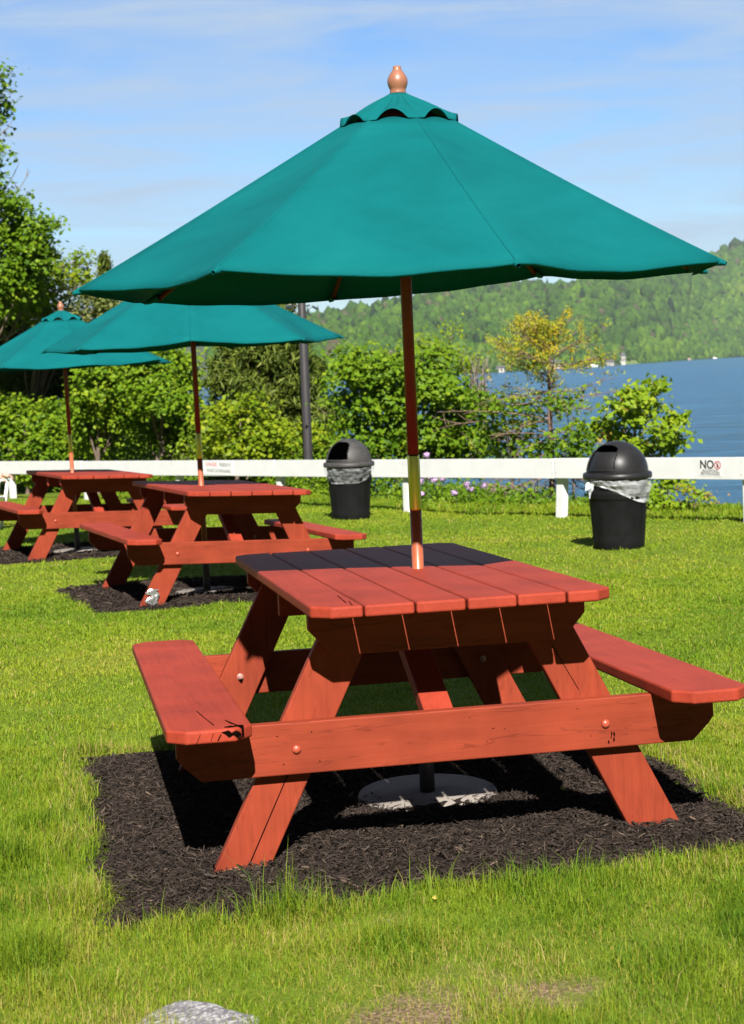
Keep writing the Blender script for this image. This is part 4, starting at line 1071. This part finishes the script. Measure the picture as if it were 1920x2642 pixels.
# lilac flowers
def flower(i, heads, Y, label):
    b = W(heads[0][0], 1290, Y); root = empty('flowering_plant', (b[0], Y, float(gz(b[0],Y)))); o = np.array(root.location)
    g = Geo(); VV, TT, AA, off = [], [], [], 0
    for hx, hy in heads:
        p = W(hx, hy, Y+rng.uniform(-.1,.1))-o; g.tube(bez((p[0]*.7, 0, -.05), p, .0, 5, .02), np.linspace(.006,.003,5), 5)
        m = 70; d = rng.standard_normal((m,3)); d /= np.linalg.norm(d,axis=1)[:,None]
        v, t, a = leaf_cloud(p+d*np.array([.05,.05,.042])*rng.uniform(.5,1,(m,1)), .034, np.full(m,.5), d, .9); np_mesh('flower_head', v, t, None, M['petal'], root)
        m = 26; q = p*rng.uniform(.15,.9,(m,1))+rng.normal(0,.05,(m,3)); v, t, a = leaf_cloud(q, .07, np.full(m,.4), None, .3)
        np_mesh('foliage', v, t, {'tone': a}, M['leaf_maple'], root)
    g.build('stem', M['stem'], root)
    tag(root, label, 'flowers', 'lilac flowers behind the rail')
flower(0, [(1101,1174)], 22.6, 'single lilac flower head showing above the rail')
flower(1, [(1085,1242),(1088,1275)], 22.0, 'lilac flowers touching the near umbrella pole')
flower(2, [(1121,1240),(1143,1235),(1105,1232)], 22.9, 'pale lilac flowers below the rail right of the umbrella pole')
flower(3, [(1204,1250),(1214,1262),(1172,1272)], 22.3, 'lilac flowers just left of the log stump')
flower(4, [(1250,1253)], 22.5, 'lilac flower head in front of the log stump')
# fallen leaves / litter
for (px, py, Y, lab) in ((1120,2330,None,'yellow leaf lying in grass below the near table'),(985,2568,None,'pale yellow leaf on bare earth at the bottom')):
    d = Fv+(px-CX)/FPX*Rv-(py-CY)/FPX*Uv; t = 4.0
    for _ in range(20): p = np.array([0,0,H])+d*t; t += (float(gz(p[0],p[1]))-p[2])/d[2]
    p = np.array([0,0,H])+d*t
    bm = bmesh.new(); pts = [(0,0),(.012,.010),(.020,.004),(.030,.012),(.034,.0),(.026,-.008),(.012,-.010)]
    prism(bm, pts, 'z', 0, .0012, 0)
    for v in bm.verts: v.co.z += .25*abs(v.co.y)
    o = from_bm('fallen_leaf', bm, M['deadleaf']); o.location = (p[0], p[1], p[2]+.02); o.rotation_euler = (.4,.2,random.uniform(0,6)); o.scale = (.6,.6,.6); tag(o, lab, 'leaf')

# white chair and the seated person at the left edge
CH = empty('lawn_chair', (-4.72, 20.4, float(gz(-4.72,20.4)))); tag(CH, 'white plastic lawn chair cut by the left picture edge', 'chair')
g = Geo()
for y_ in (-.26,.26):
    g.tube([np.array([.165,y_,.60]), np.array([.13,y_,.40]), np.array([.05,y_,.0])], [.022,.024,.02], 8)
    g.tube([np.array([-.36,y_,.60]), np.array([-.40,y_,.40]), np.array([-.48,y_,.0])], [.022,.024,.02], 8)
g.build('leg', M['white_plastic'], CH)
for y_ in (-.26,.26):
    bm = bmesh.new(); box(bm, -.40,.19,y_-.032,y_+.032,.595,.628,.012); from_bm('armrest', bm, M['white_plastic'], CH)
bm = bmesh.new(); box(bm, -.36,.13,-.24,.24,.385,.415,.012); from_bm('seat', bm, M['white_plastic'], CH)
for k in range(5):
    bm = bmesh.new(); box(bm, -.40,-.375,-.22+k*.095,-.15+k*.095,.40,.88,.01); o = from_bm('back_slat', bm, M['white_plastic'], CH)
def person():
    bmv = [((-.20,0,.47),.13),((-.21,0,.66),.135),((-.22,0,.85),.13),((-.21,0,.98),.075),((-.20,0,1.06),.055),
           ((-.21,-.17,.93),.065),((-.14,-.27,.74),.050),((.07,-.25,.665),.040),((.15,-.22,.665),.032),
           ((-.21,.17,.93),.065),((-.14,.27,.74),.050),((.07,.25,.665),.040),((.15,.22,.665),.032),
           ((.0,-.10,.48),.085),((.24,-.11,.47),.065),((.22,-.11,.22),.05),((.20,-.11,.04),.042),((.33,-.11,.03),.035),
           ((.0,.10,.48),.085),((.24,.11,.47),.065),((.22,.11,.22),.05),((.20,.11,.04),.042),((.33,.11,.03),.035)]
    ed = [(0,1),(1,2),(2,3),(3,4),(3,5),(5,6),(6,7),(7,8),(3,9),(9,10),(10,11),(11,12),(0,13),(13,14),(14,15),(15,16),(16,17),(0,18),(18,19),(19,20),(20,21),(21,22)]
    # seated well back, shins drawn in under the chair; the forearms lie along the armrests
    bmv = [((p[0]-(.20 if i not in (7,8,11,12) else .03)-(.10 if i in (15,16,17,20,21,22) else 0), p[1], p[2]), r_*(1.15 if i in (7,8,11,12) else 1)) for i, (p, r_) in enumerate(bmv)]
    me = bpy.data.meshes.new('person'); me.from_pydata([b[0] for b in bmv], ed, [])
    o = bpy.data.objects.new('person', me); col.objects.link(o); o.location = CH.location
    sk = o.modifiers.new('skin','SKIN')
    for i, d in enumerate(me.skin_vertices[0].data): d.radius = (bmv[i][1], bmv[i][1]); d.use_root = (i == 0)
    s = o.modifiers.new('sub','SUBSURF'); s.levels = 2; s.render_levels = 2
    m, nt, b = new_mat('person_skin_and_clothes'); tc = N(nt,'ShaderNodeTexCoord'); sx = N(nt,'ShaderNodeSeparateXYZ'); nt.links.new(tc.outputs['Object'], sx.inputs[0])
    # shirt above the hips, trousers below, skin on forearms, neck and hands
    r = ramp(nt, ALS([(0,(.05,.05,.07)),(.56,(.05,.05,.07)),(.565,(.72,.36,.34)),(.98,(.72,.36,.34)),(.985,(.62,.34,.25))])); nt.links.new(sx.outputs['Z'], r.inputs[0]); r.color_ramp.interpolation = 'CONSTANT'
    arm = N(nt,'ShaderNodeMath',operation='ABSOLUTE'); nt.links.new(sx.outputs['Y'], arm.inputs[0])
    gt_ = N(nt,'ShaderNodeMath',operation='GREATER_THAN'); nt.links.new(arm.outputs[0], gt_.inputs[0]); gt_.inputs[1].default_value = .195
    gt2 = N(nt,'ShaderNodeMath',operation='LESS_THAN'); nt.links.new(sx.outputs['Z'], gt2.inputs[0]); gt2.inputs[1].default_value = .80
    mu = N(nt,'ShaderNodeMath',operation='MULTIPLY'); nt.links.new(gt_.outputs[0], mu.inputs[0]); nt.links.new(gt2.outputs[0], mu.inputs[1])
    mx = N(nt,'ShaderNodeMix',data_type='RGBA'); nt.links.new(mu.outputs[0], mx.inputs[0]); nt.links.new(r.outputs[0], mx.inputs[6]); mx.inputs[7].default_value = (.46,.27,.20,1)
    nt.links.new(mx.outputs[2], b.inputs['Base Color']); b.inputs['Roughness'].default_value = .6; me.materials.append(m)
    # head with face and hair
    bm = bmesh.new(); bmesh.ops.create_uvsphere(bm, u_segments=28, v_segments=20, radius=1)
    for v in bm.verts:
        x, y, z = v.co; x *= .098; y *= .078; z *= .118
        if x > .05: x += .018*math.exp(-(y/.012)**2-((z+.012)/.018)**2)
        if x > .04: x -= .006*math.exp(-((abs(y)-.03)/.012)**2-((z-.01)/.012)**2)
        if z < -.05: y *= .85
        v.co = (x-.38, y, z+1.17)
    hd = from_bm('head', bm, M['skin'], o, True)
    bm = bmesh.new(); bmesh.ops.create_uvsphere(bm, u_segments=28, v_segments=20, radius=1)
    for v in bm.verts: v.co = (v.co.x*.105-.388, v.co.y*.088, v.co.z*.118+1.185)
    bmesh.ops.delete(bm, geom=[v for v in bm.verts if v.co.z < 1.20 and v.co.x > -.40], context='VERTS'); from_bm('hair', bm, M['hair'], o, True)
    for sgn in (-1, 1):     # hands: palm and five fingers resting over the armrest end
        gg = Geo(); c = np.array([.125, sgn*.22, .672])
        gg.tube([c, c+np.array([.05,0,-.004]), c+np.array([.075,0,-.010])], [.022,.026,.018], 8)
        for k in range(4):
            yy = (k-1.5)*.013; L = (.060,.068,.064,.050)[k]
            gg.tube([c+np.array([.065,yy,-.006]), c+np.array([.065+L*.5,yy*1.1,-.012]), c+np.array([.065+L*.75,yy*1.15,-.034]), c+np.array([.065+L*.78,yy*1.15,-.052])], [.0085,.008,.0075,.006], 6)
        gg.tube([c+np.array([.02,-sgn*.02,-.004]), c+np.array([.045,-sgn*.040,-.012]), c+np.array([.07,-sgn*.046,-.024])], [.010,.009,.007], 6)
        gg.build('hand', M['skin'], o)
    tag(o, 'person in a pink shirt seated in the white chair at the left edge', 'person')
person()

# ---------------------------------------------------------------- lake, far hills, forest
def shore_d(px): return np.interp(px, [-1500,300,870,1240,1566,1700,1920,2300,3000], [900,1000,1090,1300,1690,2030,2900,3800,4300])
def ridge_y(px): return np.interp(px, [-1500,0,500,700,789,998,1151,1252,1383,1435,1461,1544,1700,1841,1920,2100,2400,3000], [700,830,840,823,807,779,744,728,725,731,726,710,684,657,627,590,560,560])
v = np.array([(-9000,24,LAKE_Z),(9000,24,LAKE_Z),(9000,9000,LAKE_Z),(-9000,9000,LAKE_Z)])
tag(np_mesh('lake', v, [(0,1,2,3)], None, M['water']), kind='structure')
def hill_pts(px, t):
    """px: bearing (as photo column), t: 0 at the shore .. 1 at the ridge .. 1.3 behind"""
    px = np.asarray(px, float); t = np.asarray(t, float)
    D0 = shore_d(px); depth = np.where(px < 1435, 1500., 1150.)*np.interp(px,[-1500,900,1920,3000],[.8,.8,1.25,1.3])
    D = D0+depth*t
    hor = 944.06-.0392*(px-960)
    Zr = H+(hor-ridge_y(px))/FPX*(D0+depth)-np.where(px < 1435, 16, 19)
    f = np.clip(t,0,1); prof = .10*f+.90*(f**1.25)*(1.5-.5*f)
    und = (vnoise(px/140.+40, t*5+9, 1.0, 21)-.5)*.20*np.sin(PI*np.clip(t,0,1))+(vnoise(px/50.+40, t*11+9, 1.0, 22)-.5)*.07*np.sin(PI*np.clip(t,0,1))
    z = LAKE_Z-1+2.0*np.clip(t*30,0,1)+(Zr-LAKE_Z)*np.clip(prof+und,0,2)
    z = np.where(t > 1, z-(t-1)*120, z)
    bear = (px-960)/FPX
    return np.stack([bear*D, D, z], -1)
pxs = np.linspace(-1400, 2900, 330); ts = np.concatenate([[-.012], np.linspace(0,1.35,60)])
PX, TS = np.meshgrid(pxs, ts); HV = hill_pts(PX.ravel(), TS.ravel())
i = np.arange((len(ts)-1)*(len(pxs)-1)); nx = len(pxs); r = i//(nx-1)*nx+i % (nx-1)
tag(np_mesh('hills', HV, np.stack([r,r+1,r+nx+1,r+nx],1), None, M['hill'], None, True), kind='structure')
def forest():
    bm = bmesh.new(); bmesh.ops.create_icosphere(bm, subdivisions=1, radius=1); ico = np.array([v.co[:] for v in bm.verts]); tri = np.array([[v.index for v in f.verts] for f in bm.faces]); bm.free()
    n = 95000; px = rng.uniform(560, 2060, n); t = rng.uniform(0.004, 1.12, n)
    k2 = 2200; px[:k2] = rng.uniform(560,2060,k2); t[:k2] = rng.uniform(.002,.02,k2)
    keep = ~((np.abs(px-1640) < 22) & (t < .035)) & ~((np.abs(px-1788) < 9) & (t < .03)) & ~((np.abs(px-1585)<26)&(t<.02)) & ~((np.abs(px-1436)<14)&(t<.02))
    px, t = px[keep], t[keep]; n = len(px)
    P = hill_pts(px, t); D = P[:,1]
    rr = (.8+.00088*D)*rng.lognormal(0,.40,n)*np.where(t<.03,.8,1); hh = rr*rng.uniform(.85,1.5,n)
    con = rng.random(n) < np.where(t > .75, .16, .09)
    rr = np.where(con, rr*.6, rr); hh = np.where(con, hh*1.15, hh)
    P[:,2] += hh*.55
    m = len(ico); ph = rng.uniform(0,6.28,(n,1,3))
    sc = np.stack([rr,rr,hh],1)[:,None,:]
    q = ico[None]*(1+.22*np.sin(ico[None]*4.1+ph).prod(-1,keepdims=True)*2+.10*rng.standard_normal((n,m,1)))
    taper = np.where(con[:,None], np.clip(1-.62*(ico[None,:,2]),.25,1.6), 1.0)
    q = np.concatenate([q[:,:,:2]*taper[:,:,None], q[:,:,2:]], 2)
    Vv = (P[:,None,:]+q*sc).reshape(-1,3)
    T_ = (np.arange(n)[:,None,None]*m+tri[None]).reshape(-1,3)
    patch = vnoise(px/60., t*9, 1.0, 31)*.6+vnoise(px/22., t*22, 1.0, 32)*.4
    tone = .14+.60*patch+.28*(1-np.clip(t,0,1))*.6+rng.normal(0,.10,n)
    tone = np.where(con, rng.uniform(0,.12,n), np.clip(tone,.08,.9)); tone = np.where(rng.random(n) < .03+.04*(t>.6), 1.0, tone)
    A = np.repeat(tone, m)+.05*rng.standard_normal(n*m)
    tag(np_mesh('forest', Vv, T_, {'tone': np.clip(A,0,1)}, M['forest'], None, True), 'wooded hillside across the lake', 'forest', kind='stuff')
forest()
# buildings, lawn and boats on the far shore
def far_house(px, t, w, d, h, label, roofh=4, wall='wall_far'):
    p = hill_pts(np.array([px]), np.array([t]))[0]; root = empty('lake_house', p, rad(random.uniform(-15,15)))
    bm = bmesh.new(); box(bm, -w/2,w/2,-d/2,d/2,-1.5,h,.05); wl = from_bm('wall', bm, M[wall], root)
    bm = bmesh.new(); prism(bm, [(-d/2-.6,h+.02),(d/2+.6,h+.02),(0,h+roofh)], 'x', -w/2-.6, w/2+.6, 0); from_bm('roof', bm, M['roof_far'], root)
    for k in range(3):
        bm = bmesh.new(); x = (k-1)*w*.3; box(bm, x-w*.08,x+w*.08,-d/2-.08,-d/2-.02,h*.35,h*.8,.01); from_bm('window', bm, M['glass_far'], root)
    tag(root, label, 'house', 'houses on the far shore'); return root
far_house(1613, .011, 9, 8, 9, 'pale tall house above the lawn on the far shore', 4)
far_house(1584, .005, 9, 7, 4, 'small low house at the water left of the far lawn', 2.5)
far_house(1437, .006, 15, 9, 6, 'broad pale house on the far shore behind the larch', 3)
far_house(1300, .005, 10, 7, 4, 'little pale boathouse on the far shore left of the larch', 2)
def far_patch(name, px, t0, t1, half, c, label, cat):
    m = flat_mat(name+'_surface', c, .9, var=.15, nscale=.2)
    xs_ = np.linspace(px-half, px+half, 9); tt = np.linspace(t0, t1, 7); A, B = np.meshgrid(xs_, tt); P = hill_pts(A.ravel(), B.ravel()); P[:,2] += .5
    i = np.arange(6*8); r = i//8*9+i % 8
    tag(np_mesh(name, P, np.stack([r,r+1,r+10,r+9],1), None, m, None, True), label, cat, kind='structure')
far_patch('lawn', 1640, .001, .034, 22, (.16,.23,.05), None, None)
far_patch('beach', 1788, .001, .028, 8, (.42,.34,.26), None, None)
far_patch('shore', 1725, -.001, .004, 60, (.30,.24,.18), None, None)
def boat(px, off, L, label):
    D = shore_d(px)-off; x = (px-960)/FPX*D; root = empty('boat', (x, D, LAKE_Z), rad(random.uniform(-10,10)))
    bm = bmesh.new(); prism(bm, [(-L/2,-L*.12),(L*.3,-L*.13),(L/2,0),(L*.3,L*.13),(-L/2,L*.12)], 'z', -.3, L*.11, .1); from_bm('hull', bm, M['white_plastic'], root)
    bm = bmesh.new(); box(bm, -L*.15,L*.18,-L*.08,L*.08,L*.11+.01,L*.2,.1); from_bm('cabin', bm, M['white_plastic'], root)
    tag(root, label, 'boat', 'boats at the far shore')
boat(1854, 20, 11, 'white boat at the far shore near the right edge')
boat(1540, 15, 13, 'white boat at the far shore just right of the larch')

# ---------------------------------------------------------------- air, light, sky
b0 = bmesh.new(); box(b0, -4500, 4500, -60, 7500, LAKE_Z-3.0, 480, 0); hz = from_bm('haze', b0)
hm = bpy.data.materials.new('lake_haze'); hm.use_nodes = True; nt = hm.node_tree; nt.nodes.clear()
out = N(nt,'ShaderNodeOutputMaterial'); pv = N(nt,'ShaderNodeVolumePrincipled'); pv.inputs['Color'].default_value = (.55,.62,.70,1); pv.inputs['Density'].default_value = .00006; pv.inputs['Anisotropy'].default_value = .0
nt.links.new(pv.outputs[0], out.inputs['Volume']); hz.data.materials.append(hm); tag(hz, 'pale summer haze over the lake', 'haze', kind='stuff')

SUN_EL, SUN_AZ = rad(41.3), rad(177)
sd = bpy.data.lights.new('sun', 'SUN'); so = bpy.data.objects.new('sun', sd); col.objects.link(so)
sd.energy = 5.0; sd.angle = rad(.53); sd.color = (1, .96, .89)
dv = Vector((-math.sin(SUN_AZ)*math.cos(SUN_EL), -math.cos(SUN_AZ)*math.cos(SUN_EL), -math.sin(SUN_EL)))
so.rotation_euler = dv.to_track_quat('-Z','Y').to_euler(); so.location = (2,-10,12)
w = bpy.data.worlds.new('World'); scene.world = w; w.use_nodes = True; nt = w.node_tree; nt.nodes.clear()
out = N(nt,'ShaderNodeOutputWorld'); bg = N(nt,'ShaderNodeBackground'); bg.inputs['Strength'].default_value = .05
sky = N(nt,'ShaderNodeTexSky'); sky.sky_type = 'NISHITA'; sky.sun_disc = False; sky.sun_elevation = SUN_EL; sky.sun_rotation = SUN_AZ; sky.altitude = 300; sky.air_density = 1.0; sky.dust_density = .2; sky.ozone_density = 2.0
tc = N(nt,'ShaderNodeTexCoord'); mp = N(nt,'ShaderNodeMapping'); mp.inputs['Scale'].default_value = (4.0,4.0,34); mp.inputs['Rotation'].default_value = (0,rad(4),0); nt.links.new(tc.outputs['Generated'], mp.inputs['Vector'])
n1 = noise(nt, mp, 1.35, 10, .62, .7); r1 = ramp(nt, [(.35,(0,0,0)),(.68,(1,1,1))]); nt.links.new(n1.outputs['Fac'], r1.inputs[0])
mm = N(nt,'ShaderNodeMath',operation='MULTIPLY'); nt.links.new(r1.outputs[0], mm.inputs[0]); mm.inputs[1].default_value = .95
sx = N(nt,'ShaderNodeSeparateXYZ'); nt.links.new(tc.outputs['Generated'], sx.inputs[0])
# sky colour dimmed overhead and behind the camera to deepen shade, low band brightened
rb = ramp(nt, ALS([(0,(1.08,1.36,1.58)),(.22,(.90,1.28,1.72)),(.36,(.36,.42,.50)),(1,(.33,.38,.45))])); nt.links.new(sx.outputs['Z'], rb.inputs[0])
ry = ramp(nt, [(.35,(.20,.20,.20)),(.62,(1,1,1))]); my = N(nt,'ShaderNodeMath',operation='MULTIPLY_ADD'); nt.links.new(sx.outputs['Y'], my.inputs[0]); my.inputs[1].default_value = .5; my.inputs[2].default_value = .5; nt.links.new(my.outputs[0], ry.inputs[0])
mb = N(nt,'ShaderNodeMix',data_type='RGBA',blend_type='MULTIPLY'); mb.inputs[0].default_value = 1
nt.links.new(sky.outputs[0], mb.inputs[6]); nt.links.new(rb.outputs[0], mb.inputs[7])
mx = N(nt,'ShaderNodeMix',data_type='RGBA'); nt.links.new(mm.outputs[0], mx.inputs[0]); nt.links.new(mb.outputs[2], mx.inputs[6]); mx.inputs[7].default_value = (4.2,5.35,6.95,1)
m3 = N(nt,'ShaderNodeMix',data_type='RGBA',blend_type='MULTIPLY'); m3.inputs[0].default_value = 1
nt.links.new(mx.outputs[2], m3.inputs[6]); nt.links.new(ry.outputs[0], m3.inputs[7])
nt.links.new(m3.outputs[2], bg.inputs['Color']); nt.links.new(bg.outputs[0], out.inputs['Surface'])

scene.view_settings.view_transform = 'Standard'; scene.view_settings.look = 'None'; scene.view_settings.exposure = 1.26; scene.view_settings.gamma = 1
scene.cycles.max_bounces = 8; scene.cycles.transparent_max_bounces = 16; scene.cycles.volume_bounces = 0
